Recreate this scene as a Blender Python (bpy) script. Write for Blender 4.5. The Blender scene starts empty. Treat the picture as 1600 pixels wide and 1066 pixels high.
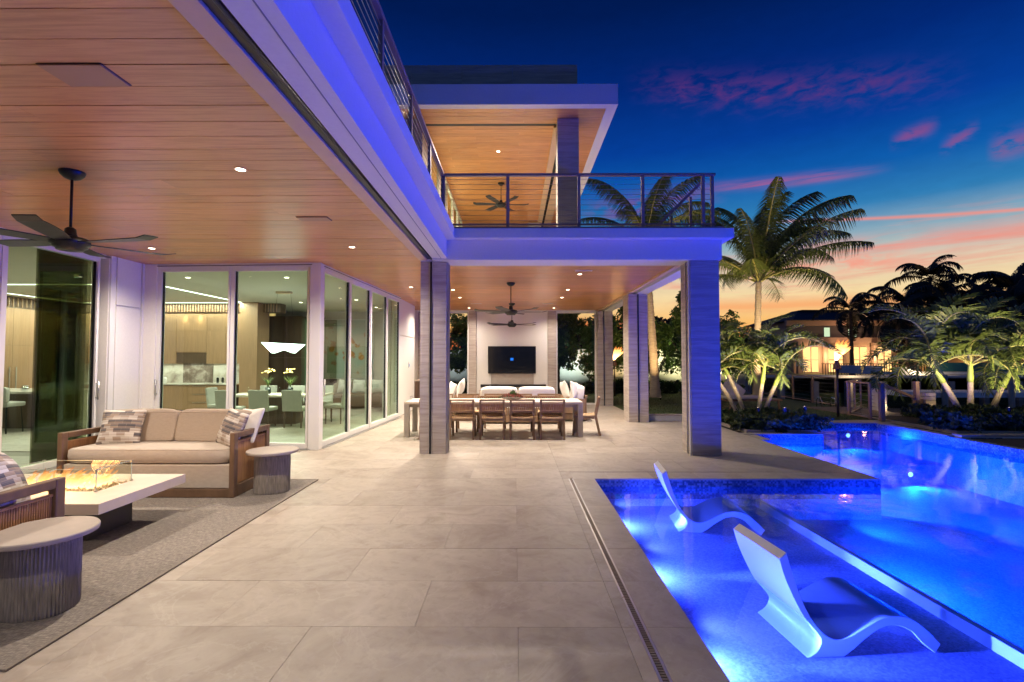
import bpy, bmesh, math, random
from mathutils import Vector, Matrix
R = math.radians
random.seed(7)
SC = bpy.context.scene
COL = SC.collection

# ------------------------------------------------------------------ camera
cd = bpy.data.cameras.new("camera"); cam = bpy.data.objects.new("camera", cd); COL.objects.link(cam)
cam.location = (0, 0, 1.55)
cam.rotation_euler = (R(90 + 2.093), 0, R(0.294))
cd.sensor_width = 36; cd.lens = 780 / 1600 * 36
cd.clip_start = 0.05; cd.clip_end = 3000
SC.camera = cam
# ------------------------------------------------------------------ render / exposure
SC.render.engine = 'CYCLES'
cy = SC.cycles
cy.use_denoising = True
try: cy.denoiser = 'OPENIMAGEDENOISE'
except Exception: pass
cy.use_adaptive_sampling = True; cy.adaptive_threshold = 0.015
cy.max_bounces = 8; cy.diffuse_bounces = 4; cy.glossy_bounces = 4; cy.transmission_bounces = 4
cy.transparent_max_bounces = 24; cy.caustics_reflective = False; cy.caustics_refractive = False
cy.sample_clamp_indirect = 4.0; cy.sample_clamp_direct = 0
cy.use_light_tree = True
SC.view_settings.view_transform = 'Standard'
try: SC.view_settings.look = 'None'
except Exception: pass
SC.view_settings.gamma = 1; SC.view_settings.use_curve_mapping = False
SC.view_settings.exposure = 0.0

# ------------------------------------------------------------------ node helpers
def lin(c):
    return tuple(((v / 255) / 12.92 if v / 255 <= .04045 else ((v / 255 + .055) / 1.055) ** 2.4) for v in c) + (1,)
class NT:
    def __init__(s, tree):
        s.t = tree; s.n = tree.nodes; s.l = tree.links
    def new(s, typ, **kw):
        n = s.n.new(typ)
        for k, v in kw.items(): setattr(n, k, v)
        return n
    def link(s, a, b): s.l.new(a, b)
    def setv(s, sock, v):
        if isinstance(v, bpy.types.NodeSocket): s.link(v, sock)
        else: sock.default_value = v
    def m(s, op, a, b=None, c=None, clamp=False):
        n = s.new('ShaderNodeMath', operation=op); n.use_clamp = clamp
        s.setv(n.inputs[0], a)
        if b is not None: s.setv(n.inputs[1], b)
        if c is not None: s.setv(n.inputs[2], c)
        return n.outputs[0]
    def mix(s, f, a, b, mode='MIX'):
        n = s.new('ShaderNodeMix', data_type='RGBA', blend_type=mode)
        s.setv(n.inputs[0], f); s.setv(n.inputs[6], a); s.setv(n.inputs[7], b)
        return n.outputs[2]
    def ramp(s, f, stops, interp='LINEAR'):
        n = s.new('ShaderNodeValToRGB'); cr = n.color_ramp; cr.interpolation = interp
        while len(cr.elements) < len(stops): cr.elements.new(0.5)
        for e, (p, c) in zip(cr.elements, stops):
            e.position = p; e.color = c if len(c) == 4 else tuple(c) + (1,)
        s.setv(n.inputs[0], f); return n.outputs[0]
    def noise(s, vec, scale=5, detail=4, rough=.5, dist=0):
        n = s.new('ShaderNodeTexNoise')
        if vec is not None: s.link(vec, n.inputs['Vector'])
        n.inputs['Scale'].default_value = scale; n.inputs['Detail'].default_value = detail
        n.inputs['Roughness'].default_value = rough; n.inputs['Distortion'].default_value = dist
        return n.outputs[0]
    def map(s, vec, scale=(1, 1, 1), loc=(0, 0, 0), rot=(0, 0, 0)):
        n = s.new('ShaderNodeMapping'); s.link(vec, n.inputs[0])
        n.inputs['Scale'].default_value = scale; n.inputs['Location'].default_value = loc; n.inputs['Rotation'].default_value = rot
        return n.outputs[0]
    def smooth(s, v, lo, hi):
        n = s.new('ShaderNodeMapRange', interpolation_type='SMOOTHSTEP')
        s.setv(n.inputs[0], v); n.inputs[1].default_value = lo; n.inputs[2].default_value = hi
        return n.outputs[0]

# ------------------------------------------------------------------ world: dusk sky, afterglow towards +x+y
w = bpy.data.worlds.new("World"); SC.world = w; w.use_nodes = True
T = NT(w.node_tree); T.n.clear()
geo = T.new('ShaderNodeTexCoord').outputs['Generated']
sep = T.new('ShaderNodeSeparateXYZ'); T.link(geo, sep.inputs[0])
X, Y, Z = sep.outputs
az = T.m('DEGREES', T.m('ARCTAN2', X, Y)); el = T.m('DEGREES', T.m('ARCSINE', Z))
elf = T.m('DIVIDE', el, 90, clamp=True)
def st(l): return [(e / 90, lin(c)) for e, c in l]
west = T.ramp(elf, st([(0, (222, 92, 44)), (2.2, (238, 128, 66)), (3.8, (252, 190, 108)), (6.6, (246, 218, 164)), (9, (224, 205, 178)),
                       (11.5, (146, 178, 190)), (14.5, (48, 126, 182)), (18, (14, 92, 172)), (22, (5, 62, 152)), (28, (2, 40, 118)),
                       (35, (1, 26, 82)), (60, (1, 13, 42))]))
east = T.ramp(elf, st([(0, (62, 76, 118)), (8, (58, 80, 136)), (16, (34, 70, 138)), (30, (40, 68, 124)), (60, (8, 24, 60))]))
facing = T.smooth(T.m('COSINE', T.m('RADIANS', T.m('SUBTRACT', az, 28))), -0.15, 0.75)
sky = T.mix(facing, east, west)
cvec = T.new('ShaderNodeCombineXYZ'); T.link(T.m('MULTIPLY', az, .05), cvec.inputs[0]); T.link(T.m('MULTIPLY', el, .55), cvec.inputs[1])
n1 = T.noise(cvec.outputs[0], 1.0, 6, .62, .5)
cv2 = T.new('ShaderNodeCombineXYZ'); T.link(T.m('MULTIPLY', az, .35), cv2.inputs[0]); T.link(T.m('MULTIPLY', el, .9), cv2.inputs[1])
n2 = T.noise(cv2.outputs[0], 1.3, 7, .6, .35)
# broad low streaks of lit cloud
low = T.m('MULTIPLY', T.smooth(n1, .47, .66), T.m('MULTIPLY', T.smooth(el, 5.0, 8.5), T.m('SUBTRACT', 1, T.smooth(el, 10.5, 14))))
low = T.m('MULTIPLY', low, T.m('MULTIPLY', facing, .75))
sky = T.mix(low, sky, lin((238, 150, 132)))
fine = T.m('ADD', .90, T.m('MULTIPLY', n2, .20)); fcc = T.new('ShaderNodeCombineColor'); [T.link(fine, fcc.inputs[i]) for i in range(3)]
sky = T.mix(1.0, sky, fcc.outputs[0], 'MULTIPLY')
def band(a0, a1, e0, e1, width, col, amt, nz, lo=.42, hi=.62, soft=5):
    "a thin lit cloud from azimuth a0 (elevation e0) to a1 (e1)"
    slope = (e1 - e0) / (a1 - a0)
    line = T.m('ADD', e0, T.m('MULTIPLY', T.m('SUBTRACT', az, a0), slope))
    d = T.m('DIVIDE', T.m('SUBTRACT', T.m('ADD', el, T.m('MULTIPLY', T.m('SUBTRACT', nz, .5), width * 1.6)), line), width)
    g = T.m('POWER', 2.718, T.m('MULTIPLY', T.m('MULTIPLY', d, d), -1))
    g = T.m('MULTIPLY', g, T.m('MULTIPLY', T.smooth(az, a0, a0 + soft), T.m('SUBTRACT', 1, T.smooth(az, a1 - soft, a1))))
    g = T.m('MULTIPLY', g, T.smooth(nz, lo, hi))
    global sky
    sky = T.mix(T.m('MULTIPLY', g, amt, clamp=True), sky, lin(col))
band(12, 44, 29.0, 22.9, 1.3, (110, 52, 118), .6, n2, .36, .72, 9)
band(18, 38, 18.0, 17.2, .42, (204, 92, 128), .65, n1, .34, .6, 7)
band(6, 24, 16.3, 17.4, 1.2, (130, 70, 130), .7, n2, .35, .6, 6)
band(37, 41, 19.2, 20.0, .5, (180, 72, 112), .42, n2, .36, .55, 1.5)
band(40.5, 43.5, 17.8, 19.0, .5, (180, 76, 112), .4, n2, .36, .55, 1.2)
band(43.5, 52, 16.8, 18.2, .8, (180, 76, 112), .4, n2, .36, .55, 1.2)
band(26, 62, 13.95, 10.2, .15, (244, 146, 128), .75, n1, .1, .3, 5)
band(27, 52, 11.0, 10.2, .75, (244, 140, 124), .6, n1, .32, .52, 5)
band(22, 40, 9.0, 9.4, .9, (250, 150, 128), .7, n2, .36, .6, 5)
band(16, 60, 5.6, 5.2, .6, (250, 170, 110), .8, n1, .35, .6, 6)
band(-5, 16, 3.3, 3.5, 1.0, (246, 120, 70), .9, n1, .1, .3, 5)
sky = T.mix(T.smooth(el, -1.0, -4.0), sky, lin((16, 22, 34)))
bg = T.new('ShaderNodeBackground'); T.link(sky, bg.inputs[0]); bg.inputs[1].default_value = 1.0
wo = T.new('ShaderNodeOutputWorld'); T.link(bg.outputs[0], wo.inputs[0])

# lamp power scales
W_DOWN = 435.0
W_POOL = 800.0
W_ROOM = 55.0
W_GARDEN = 150.0
WARM = (1.0, .85, .68); POOLC = (.006, .11, 1.0); COOLW = (1.0, .95, .84)

# ------------------------------------------------------------------ materials
def mat(name, col, rough=.6, metal=0, var=None, scale=8, stretch=(1, 1, 1), bump=0, bscale=None, perobj=0, detail=5, spec=.5, coat=0, space='Object', translucent=0, stops=None, wrinkle=0):
    m = bpy.data.materials.new(name); m.use_nodes = True; t = NT(m.node_tree)
    b = t.n['Principled BSDF']
    tc = t.new('ShaderNodeTexCoord').outputs['Object']
    oi = t.new('ShaderNodeObjectInfo')
    if space == 'World': tc = t.new('ShaderNodeNewGeometry').outputs['Position']
    vec = t.map(tc, stretch)
    if perobj:
        a = t.new('ShaderNodeVectorMath', operation='ADD'); t.link(vec, a.inputs[0])
        ml = t.m('MULTIPLY', oi.outputs['Random'], 53.0)
        cx = t.new('ShaderNodeCombineXYZ'); [t.link(ml, cx.inputs[i]) for i in range(3)]
        t.link(cx.outputs[0], a.inputs[1]); vec = a.outputs[0]
    nz = t.noise(vec, scale, detail, .58, .3)
    c = tuple(col) + (1,)
    if stops:
        colr = t.ramp(nz, [(p, tuple(q) + (1,)) for p, q in stops])
    elif var is not None:
        c2 = tuple(v * (1 - var) for v in col) + (1,); c3 = tuple(min(1, v * (1 + var)) for v in col) + (1,)
        colr = t.ramp(nz, [(.3, c2), (.7, c3)])
    else:
        colr = None
    if perobj:
        k = t.m('ADD', 1 - perobj, t.m('MULTIPLY', oi.outputs['Random'], 2 * perobj))
        kc = t.new('ShaderNodeCombineColor'); [t.link(k, kc.inputs[i]) for i in range(3)]
        colr = t.mix(1.0, colr if colr is not None else c, kc.outputs[0], 'MULTIPLY')
    if colr is not None: t.link(colr, b.inputs['Base Color'])
    else: b.inputs['Base Color'].default_value = c
    t.link(t.m('ADD', rough - .06, t.m('MULTIPLY', nz, .12)), b.inputs['Roughness'])
    b.inputs['Metallic'].default_value = metal
    b.inputs['Specular IOR Level'].default_value = spec
    if coat: b.inputs['Coat Weight'].default_value = coat; b.inputs['Coat Roughness'].default_value = .25
    if bump:
        bn = t.new('ShaderNodeBump'); bn.inputs['Strength'].default_value = bump; bn.inputs['Distance'].default_value = .01
        hh_ = t.noise(vec, bscale or scale * 4, 4, .6)
        if wrinkle: hh_ = t.m('ADD', t.m('MULTIPLY', hh_, .3), t.m('MULTIPLY', t.noise(t.map(tc, (1, 2.2, 1.4)), 3.4, 3, .5, 1.3), wrinkle))
        t.link(hh_, bn.inputs['Height']); t.link(bn.outputs[0], b.inputs['Normal'])
    if translucent:
        tr = t.new('ShaderNodeBsdfTranslucent')
        if colr is not None: t.link(colr, tr.inputs[0])
        else: tr.inputs[0].default_value = c
        mx = t.new('ShaderNodeMixShader'); mx.inputs[0].default_value = translucent
        o = t.n['Material Output']; t.link(b.outputs[0], mx.inputs[1]); t.link(tr.outputs[0], mx.inputs[2]); t.link(mx.outputs[0], o.inputs[0])
    return m
def emis(name, col, s):
    m = bpy.data.materials.new(name); m.use_nodes = True; t = NT(m.node_tree); t.n.clear()
    e = t.new('ShaderNodeEmission'); e.inputs[0].default_value = tuple(col) + (1,); e.inputs[1].default_value = s
    o = t.new('ShaderNodeOutputMaterial'); t.link(e.outputs[0], o.inputs[0]); return m
def glassmat(name, tint, rough=.0, ior=1.45, bump=0, milky=0):
    m = bpy.data.materials.new(name); m.use_nodes = True; t = NT(m.node_tree); t.n.clear()
    tr = t.new('ShaderNodeBsdfTransparent'); tr.inputs[0].default_value = tuple(tint) + (1,)
    gl = t.new('ShaderNodeBsdfGlossy'); gl.inputs[0].default_value = (1, 1, 1, 1); gl.inputs['Roughness'].default_value = rough
    fr = t.new('ShaderNodeFresnel'); fr.inputs[0].default_value = ior
    body = tr.outputs[0]
    if milky:      # light scattered by the water itself
        sc_ = t.new('ShaderNodeBsdfTranslucent'); sc_.inputs[0].default_value = (.5, .75, 1, 1); mk = t.new('ShaderNodeMixShader'); mk.inputs[0].default_value = milky
        t.link(tr.outputs[0], mk.inputs[1]); t.link(sc_.outputs[0], mk.inputs[2]); body = mk.outputs[0]
    bk = t.new('ShaderNodeNewGeometry').outputs['Backfacing']
    fc = t.m('MULTIPLY', fr.outputs[0], t.m('SUBTRACT', 1, bk))
    mx = t.new('ShaderNodeMixShader'); t.link(fc, mx.inputs[0]); t.link(body, mx.inputs[1]); t.link(gl.outputs[0], mx.inputs[2])
    if bump:
        pos = t.new('ShaderNodeNewGeometry').outputs['Position']
        bn = t.new('ShaderNodeBump'); bn.inputs['Strength'].default_value = bump; bn.inputs['Distance'].default_value = .02
        nn = t.m('ADD', t.noise(t.map(pos, (1.0, 1.0, 1)), 2.2, 3, .5, .4), t.m('MULTIPLY', t.noise(pos, 9, 2, .5, .3), .25))
        t.link(nn, bn.inputs['Height'])
        t.link(bn.outputs[0], gl.inputs['Normal']); t.link(bn.outputs[0], fr.inputs['Normal'])
    o = t.new('ShaderNodeOutputMaterial'); t.link(mx.outputs[0], o.inputs[0]); return m

M = {}
M['white'] = mat('white_stucco', (.74, .72, .69), .75, var=.03, scale=30, bump=.05, space='World')
M['frame'] = mat('white_aluminium', (.72, .71, .70), .38)
M['cream'] = mat('cream_plaster', (.62, .56, .49), .8, var=.05, scale=6, bump=.05)
M['plank'] = mat('cedar_plank', (.45, .25, .13), .34, perobj=.10, scale=3.0, stretch=(.55, 9, 9), bump=.05, bscale=30, coat=.25,
                 stops=[(.25, (.47, .185, .062)), (.42, (.60, .262, .092)), (.55, (.70, .335, .13)), (.75, (.54, .225, .078))])
M['beamwood'] = mat('tan_beam_trim', (.66, .46, .27), .5, var=.05, scale=6)
M['track'] = mat('black_track', (.008, .008, .010), .4)
M['metal_blk'] = mat('black_fan_metal', (.012, .013, .014), .38, metal=.3)
M['steel'] = mat('brushed_steel', (.55, .55, .56), .3, metal=1)
M['rail'] = mat('bronze_railing', (.30, .20, .16), .45, metal=.2, var=.08)
M['cable'] = mat('steel_cable', (.42, .40, .38), .35, metal=.9)
M['teak'] = mat('weathered_teak', (.24, .15, .09), .6, var=.28, scale=5, stretch=(3, 3, .6), bump=.1, bscale=40)
M['teakdark'] = mat('dark_teak_frame', (.145, .085, .05), .5, var=.2, scale=6, stretch=(2, 2, 1), bump=.08, bscale=40)
M['weave'] = mat('rope_weave', (.33, .17, .075), .6, var=.2, scale=40, stretch=(1, 1, .1))
M['fabric'] = mat('oatmeal_fabric', (.37, .305, .245), .92, var=.06, scale=60, stretch=(.4, 1, 1), bump=.35, bscale=260, wrinkle=2.2)
M['fabric2'] = mat('seat_fabric', (.42, .365, .31), .92, var=.07, scale=40, stretch=(.4, 1, 1), bump=.35, bscale=260, wrinkle=2.0)
M['whitefab'] = mat('white_fabric', (.70, .67, .63), .9, var=.03, scale=12, bump=.3, bscale=120, wrinkle=2.0)
M['concrete'] = mat('taupe_concrete', (.36, .315, .28), .6, var=.10, scale=7, bump=.06)
M['pale_conc'] = mat('pale_concrete_top', (.55, .47, .40), .55, var=.08, scale=5, bump=.06)
M['barkbase'] = mat('carved_charcoal_wood', (.27, .24, .21), .75, var=.35, scale=10, stretch=(9, 9, .8), bump=.35, bscale=28)
M['darkbase'] = mat('gunmetal_panel', (.075, .066, .058), .45, var=.1)
M['tv'] = mat('tv_black_gloss', (.006, .007, .010), .12)
M['leaf'] = mat('hedge_leaf', (.055, .11, .022), .5, var=.35, scale=1.2, perobj=.15, translucent=.25, space='World')
M['shrub'] = mat('shrub_leaf', (.045, .07, .022), .62, var=.4, scale=3, translucent=.2, space='World')
M['frond'] = mat('palm_frond', (.085, .125, .03), .42, var=.55, scale=16, perobj=.15, translucent=.3, space='World')
M['rachis'] = mat('palm_rachis', (.22, .22, .07), .5, var=.2, scale=4)
M['silfrond'] = mat('silhouette_palm_frond', (.012, .016, .010), .6, var=.3, scale=1)  # near-black leaf colour carries the unlit silhouette of the far trees
M['trunk'] = mat('grey_palm_trunk', (.36, .31, .25), .8, var=.25, scale=5, stretch=(1, 1, 7), bump=.4, bscale=9)
M['crownshaft'] = mat('green_crownshaft', (.25, .34, .07), .45, var=.2, scale=4, stretch=(1, 1, .4))
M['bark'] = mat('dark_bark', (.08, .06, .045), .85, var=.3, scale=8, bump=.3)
M['grass'] = mat('lawn_grass', (.035, .06, .014), .8, var=.35, scale=3, bump=.3, bscale=60, space='World')
M['soil'] = mat('mulch_soil', (.035, .025, .018), .95, var=.3, scale=9, bump=.5, space='World')
M['wallgrey'] = mat('garden_wall_plaster', (.46, .46, .44), .8, var=.06, scale=2, bump=.05, space='World')
M['cabinet'] = mat('oak_cabinet', (.36, .215, .125), .45, var=.12, scale=4, stretch=(9, 9, .6), perobj=.04)
M['cabdark'] = mat('dark_oak_cabinet', (.13, .08, .055), .45, var=.15, scale=4, stretch=(9, 9, .6))
M['marble'] = mat('veined_marble', (.6, .56, .5), .25, scale=2.2, detail=8, stops=[(.3, (.28, .22, .19)), (.45, (.55, .5, .45)), (.6, (.68, .64, .6)), (.75, (.4, .34, .3))], space='World')
M['darkmarble'] = mat('dark_veined_marble', (.2, .15, .13), .25, scale=2.6, detail=8, stops=[(.3, (.09, .065, .055)), (.5, (.2, .15, .13)), (.62, (.42, .36, .33)), (.75, (.14, .1, .09))], space='World')
M['ceilwhite'] = mat('interior_ceiling_paint', (.62, .62, .54), .8, space='World')
M['oven'] = mat('oven_black_glass', (.01, .015, .015), .15)
M['chairfab'] = mat('grey_dining_upholstery', (.38, .37, .33), .85, var=.05)
M['terracotta'] = mat('succulent_red', (.22, .05, .035), .6, var=.4, scale=20)
M['flower'] = mat('yellow_flower', (.85, .6, .2), .6, var=.2)
M['gravel'] = mat('amber_fire_glass', (.35, .26, .14), .3, var=.6, scale=60, bump=.8, bscale=90)
M['deckwood'] = mat('dock_board', (.16, .115, .085), .7, var=.2, scale=4, stretch=(1, 6, 1))
M['roofdark'] = mat('dark_roof_tile', (.016, .014, .015), .75, var=.3, scale=2)
M['farwall'] = mat('villa_cream_wall', (.36, .26, .2), .8, var=.06)
M['fargrey'] = mat('villa_grey_siding', (.05, .05, .06), .8)
M['seawall'] = mat('white_seawall', (.78, .80, .84), .8, var=.1, scale=1)
M['canal'] = mat('canal_water', (.004, .008, .016), .12, bump=.25, bscale=3, spec=.6, space='World')
M['lounger'] = mat('white_resin', (.78, .80, .82), .35)
M['chrome'] = mat('chrome', (.7, .7, .7), .15, metal=1)
M['torchcone'] = mat('torch_copper', (.11, .05, .03), .5, metal=.4)
M['darkwood'] = mat('torch_pole', (.03, .02, .015), .6)
M['glass'] = glassmat('door_glass', (.82, .92, .83), .0, 1.36)
M['glassthin'] = glassmat('clear_guard_glass', (.95, .97, .95), .0, 1.4)
M['glassgreen'] = glassmat('stacked_olive_glass', (.56, .57, .46), .0, 1.4)
M['water'] = glassmat('pool_water', (.17, .31, 1.0), .03, 1.28, bump=.16, milky=.025)
M['pend'] = emis('pendant_glow', (.93, .97, 1.0), 7)
M['led'] = emis('led_strip_glow', (1.0, .95, .84), 5)
M['greenglint'] = emis('green_glass_glint', (.35, 1.0, .5), 1.6)  # glow for a glass-edge reflection, no lamp there
M['lens'] = emis('downlight_lens', (1.0, .82, .6), 14)
M['poollens'] = emis('pool_light_lens', (.45, .7, 1.0), 9)
M['litwin'] = emis('lit_window_glow', (1.0, .58, .2), 1.9)
M['litwin2'] = emis('lit_window_pale_glow', (.75, .95, .6), .9)
M['bulb'] = emis('garden_bulb', (1.0, .75, .4), 10)
M['screenlogo'] = emis('tv_blue_logo', (.02, .2, .9), 1.2)

def stone_mat():
    m = bpy.data.materials.new('veined_grey_travertine'); m.use_nodes = True; t = NT(m.node_tree); b = t.n['Principled BSDF']
    pos = t.new('ShaderNodeNewGeometry').outputs['Position']; oi = t.new('ShaderNodeObjectInfo')
    off = t.new('ShaderNodeCombineXYZ'); t.link(t.m('MULTIPLY', oi.outputs['Random'], 9), off.inputs[2])
    a = t.new('ShaderNodeVectorMath', operation='ADD'); t.link(pos, a.inputs[0]); t.link(off.outputs[0], a.inputs[1])
    n1 = t.noise(t.map(a.outputs[0], (.7, .7, 9)), 2.0, 7, .62, .5); n2 = t.noise(t.map(a.outputs[0], (2, 2, 60)), 1.5, 3, .6, .2)
    f = t.m('ADD', t.m('MULTIPLY', n1, .72), t.m('MULTIPLY', n2, .28))
    c = t.ramp(f, [(.32, (.29, .24, .21)), (.45, (.37, .315, .28)), (.55, (.44, .385, .34)), (.68, (.52, .46, .41))])
    t.link(c, b.inputs['Base Color']); b.inputs['Roughness'].default_value = .5
    bn = t.new('ShaderNodeBump'); bn.inputs['Strength'].default_value = .06; t.link(f, bn.inputs['Height']); t.link(bn.outputs[0], b.inputs['Normal'])
    return m
M['stone'] = stone_mat()
def tile_mat():
    m = bpy.data.materials.new('beige_porcelain_tile'); m.use_nodes = True; t = NT(m.node_tree); b = t.n['Principled BSDF']
    tc = t.new('ShaderNodeTexCoord').outputs['Object']; oi = t.new('ShaderNodeObjectInfo')
    off = t.new('ShaderNodeCombineXYZ'); [t.link(t.m('MULTIPLY', oi.outputs['Random'], 37), off.inputs[i]) for i in range(3)]
    a = t.new('ShaderNodeVectorMath', operation='ADD'); t.link(tc, a.inputs[0]); t.link(off.outputs[0], a.inputs[1])
    n1 = t.noise(a.outputs[0], 1.8, 8, .62, 1.0); n2 = t.noise(a.outputs[0], 14, 5, .6, .5); n3 = t.noise(a.outputs[0], 1.6, 7, .6, .9)
    c = t.ramp(n1, [(.30, (.27, .225, .185)), (.44, (.345, .30, .255)), (.56, (.40, .355, .305)), (.72, (.305, .26, .215))])
    vein = t.m('SUBTRACT', 1, t.smooth(t.m('ABSOLUTE', t.m('SUBTRACT', n3, .5)), 0.0, .018))
    c = t.mix(t.m('MULTIPLY', t.m('MULTIPLY', vein, n2), .45), c, (.50, .46, .41, 1))
    c = t.mix(t.m('MULTIPLY', t.smooth(n2, .5, .75), .35), c, (.25, .215, .18, 1))
    k = t.m('ADD', .93, t.m('MULTIPLY', oi.outputs['Random'], .14)); kc = t.new('ShaderNodeCombineColor'); [t.link(k, kc.inputs[i]) for i in range(3)]
    c = t.mix(1.0, c, kc.outputs[0], 'MULTIPLY')
    t.link(c, b.inputs['Base Color']); t.link(t.m('ADD', .24, t.m('MULTIPLY', t.m('ADD', n2, n1), .22)), b.inputs['Roughness'])
    bn = t.new('ShaderNodeBump'); bn.inputs['Strength'].default_value = .08; bn.inputs['Distance'].default_value = .01
    t.link(t.m('ADD', n1, t.m('MULTIPLY', n2, .3)), bn.inputs['Height']); t.link(bn.outputs[0], b.inputs['Normal'])
    return m
M['tile'] = tile_mat()
def pebble_mat():
    m = bpy.data.materials.new('pebble_pool_finish'); m.use_nodes = True; t = NT(m.node_tree); b = t.n['Principled BSDF']
    pos = t.new('ShaderNodeNewGeometry').outputs['Position']
    v = t.new('ShaderNodeTexVoronoi'); v.inputs['Scale'].default_value = 70; t.link(pos, v.inputs['Vector'])
    sp = t.new('ShaderNodeSeparateColor'); t.link(v.outputs['Color'], sp.inputs[0])
    n = t.noise(pos, 3, 4, .5)
    f = t.m('ADD', t.m('MULTIPLY', sp.outputs[0], .6), t.m('MULTIPLY', n, .4))
    t.link(t.ramp(f, [(.15, (.26, .30, .50)), (.5, (.42, .46, .68)), (.9, (.62, .64, .86))]), b.inputs['Base Color']); b.inputs['Roughness'].default_value = .7
    return m
M['pebble'] = pebble_mat()
def mosaic_mat():
    m = bpy.data.materials.new('blue_mosaic_band'); m.use_nodes = True; t = NT(m.node_tree); b = t.n['Principled BSDF']
    pos = t.new('ShaderNodeNewGeometry').outputs['Position']
    v = t.new('ShaderNodeTexVoronoi', distance='CHEBYCHEV'); v.inputs['Scale'].default_value = 42; v.inputs['Randomness'].default_value = 0; t.link(pos, v.inputs['Vector'])
    sp = t.new('ShaderNodeSeparateColor'); t.link(v.outputs['Color'], sp.inputs[0])
    t.link(t.ramp(sp.outputs[0], [(.2, (.05, .09, .16)), (.5, (.10, .16, .25)), (.8, (.22, .30, .40))]), b.inputs['Base Color']); b.inputs['Roughness'].default_value = .25
    return m
M['mosaic'] = mosaic_mat()
def pillow_mat():
    m = bpy.data.materials.new('patchwork_pillow_fabric'); m.use_nodes = True; t = NT(m.node_tree); b = t.n['Principled BSDF']
    tc = t.new('ShaderNodeTexCoord').outputs['Object']
    br = t.new('ShaderNodeTexBrick'); t.link(t.map(tc, (1, 1, 1), (.03, .02, 0)), br.inputs['Vector'])
    br.inputs['Scale'].default_value = 1; br.inputs['Brick Width'].default_value = .085; br.inputs['Row Height'].default_value = .05; br.inputs['Mortar Size'].default_value = .001
    br.inputs['Color1'].default_value = (0, 0, 0, 1); br.inputs['Color2'].default_value = (1, 1, 1, 1); br.inputs['Mortar'].default_value = (.5, .5, .5, 1); br.offset = .5
    sx = t.new('ShaderNodeSeparateXYZ'); t.link(tc, sx.inputs[0])
    st_ = t.m('FRACT', t.m('MULTIPLY', sx.outputs[1], 95)); st2 = t.m('FRACT', t.m('MULTIPLY', sx.outputs[1], 19))
    sp = t.new('ShaderNodeSeparateColor'); t.link(br.outputs['Color'], sp.inputs[0])
    f = t.m('ADD', t.m('MULTIPLY', sp.outputs[0], .62), t.m('ADD', t.m('MULTIPLY', st2, .25), t.m('MULTIPLY', st_, .13)))
    t.link(t.ramp(f, [(.1, (.045, .05, .075)), (.28, (.17, .155, .16)), (.42, (.30, .22, .165)), (.58, (.42, .38, .35)), (.78, (.62, .60, .57))]), b.inputs['Base Color']); b.inputs['Roughness'].default_value = .9
    return m
M['pillow'] = pillow_mat()
def rug_mat():
    m = bpy.data.materials.new('woven_grey_rug'); m.use_nodes = True; t = NT(m.node_tree); b = t.n['Principled BSDF']
    tc = t.new('ShaderNodeTexCoord').outputs['Object']
    a = t.noise(t.map(tc, (18, 160, 1)), 1.0, 3, .6); c_ = t.noise(t.map(tc, (170, 30, 1)), 1.0, 2, .6); d = t.noise(tc, .8, 3, .5)
    f = t.m('ADD', t.m('MULTIPLY', a, .5), t.m('ADD', t.m('MULTIPLY', c_, .35), t.m('MULTIPLY', d, .15)))
    t.link(t.ramp(f, [(.36, (.08, .07, .063)), (.5, (.18, .16, .143)), (.62, (.33, .295, .26))]), b.inputs['Base Color']); b.inputs['Roughness'].default_value = .95
    bn = t.new('ShaderNodeBump'); bn.inputs['Strength'].default_value = .5; bn.inputs['Distance'].default_value = .004; t.link(a, bn.inputs['Height']); t.link(bn.outputs[0], b.inputs['Normal'])
    return m
M['rug'] = rug_mat()
def art_mat():
    m = bpy.data.materials.new('abstract_blossom_print'); m.use_nodes = True; t = NT(m.node_tree); b = t.n['Principled BSDF']
    tc = t.new('ShaderNodeTexCoord').outputs['Object']
    v = t.new('ShaderNodeTexVoronoi'); v.inputs['Scale'].default_value = 3.2; t.link(t.map(tc, (1, 1, 1)), v.inputs['Vector'])
    n = t.noise(tc, 1.6, 5, .6, 1.5); n2 = t.noise(tc, 1.0, 2, .5)
    petal = t.m('MULTIPLY', t.m('SUBTRACT', 1, t.smooth(v.outputs['Distance'], .25, .42)), t.smooth(n, .47, .53))
    base = t.mix(t.smooth(n2, .45, .6), (.55, .50, .42, 1), (.42, .50, .44, 1))
    t.link(t.mix(petal, base, t.ramp(n, [(.45, (.35, .06, .06)), (.6, (.60, .30, .08)), (.7, (.75, .55, .45))])), b.inputs['Base Color'])
    return m
M['art'] = art_mat()
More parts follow.
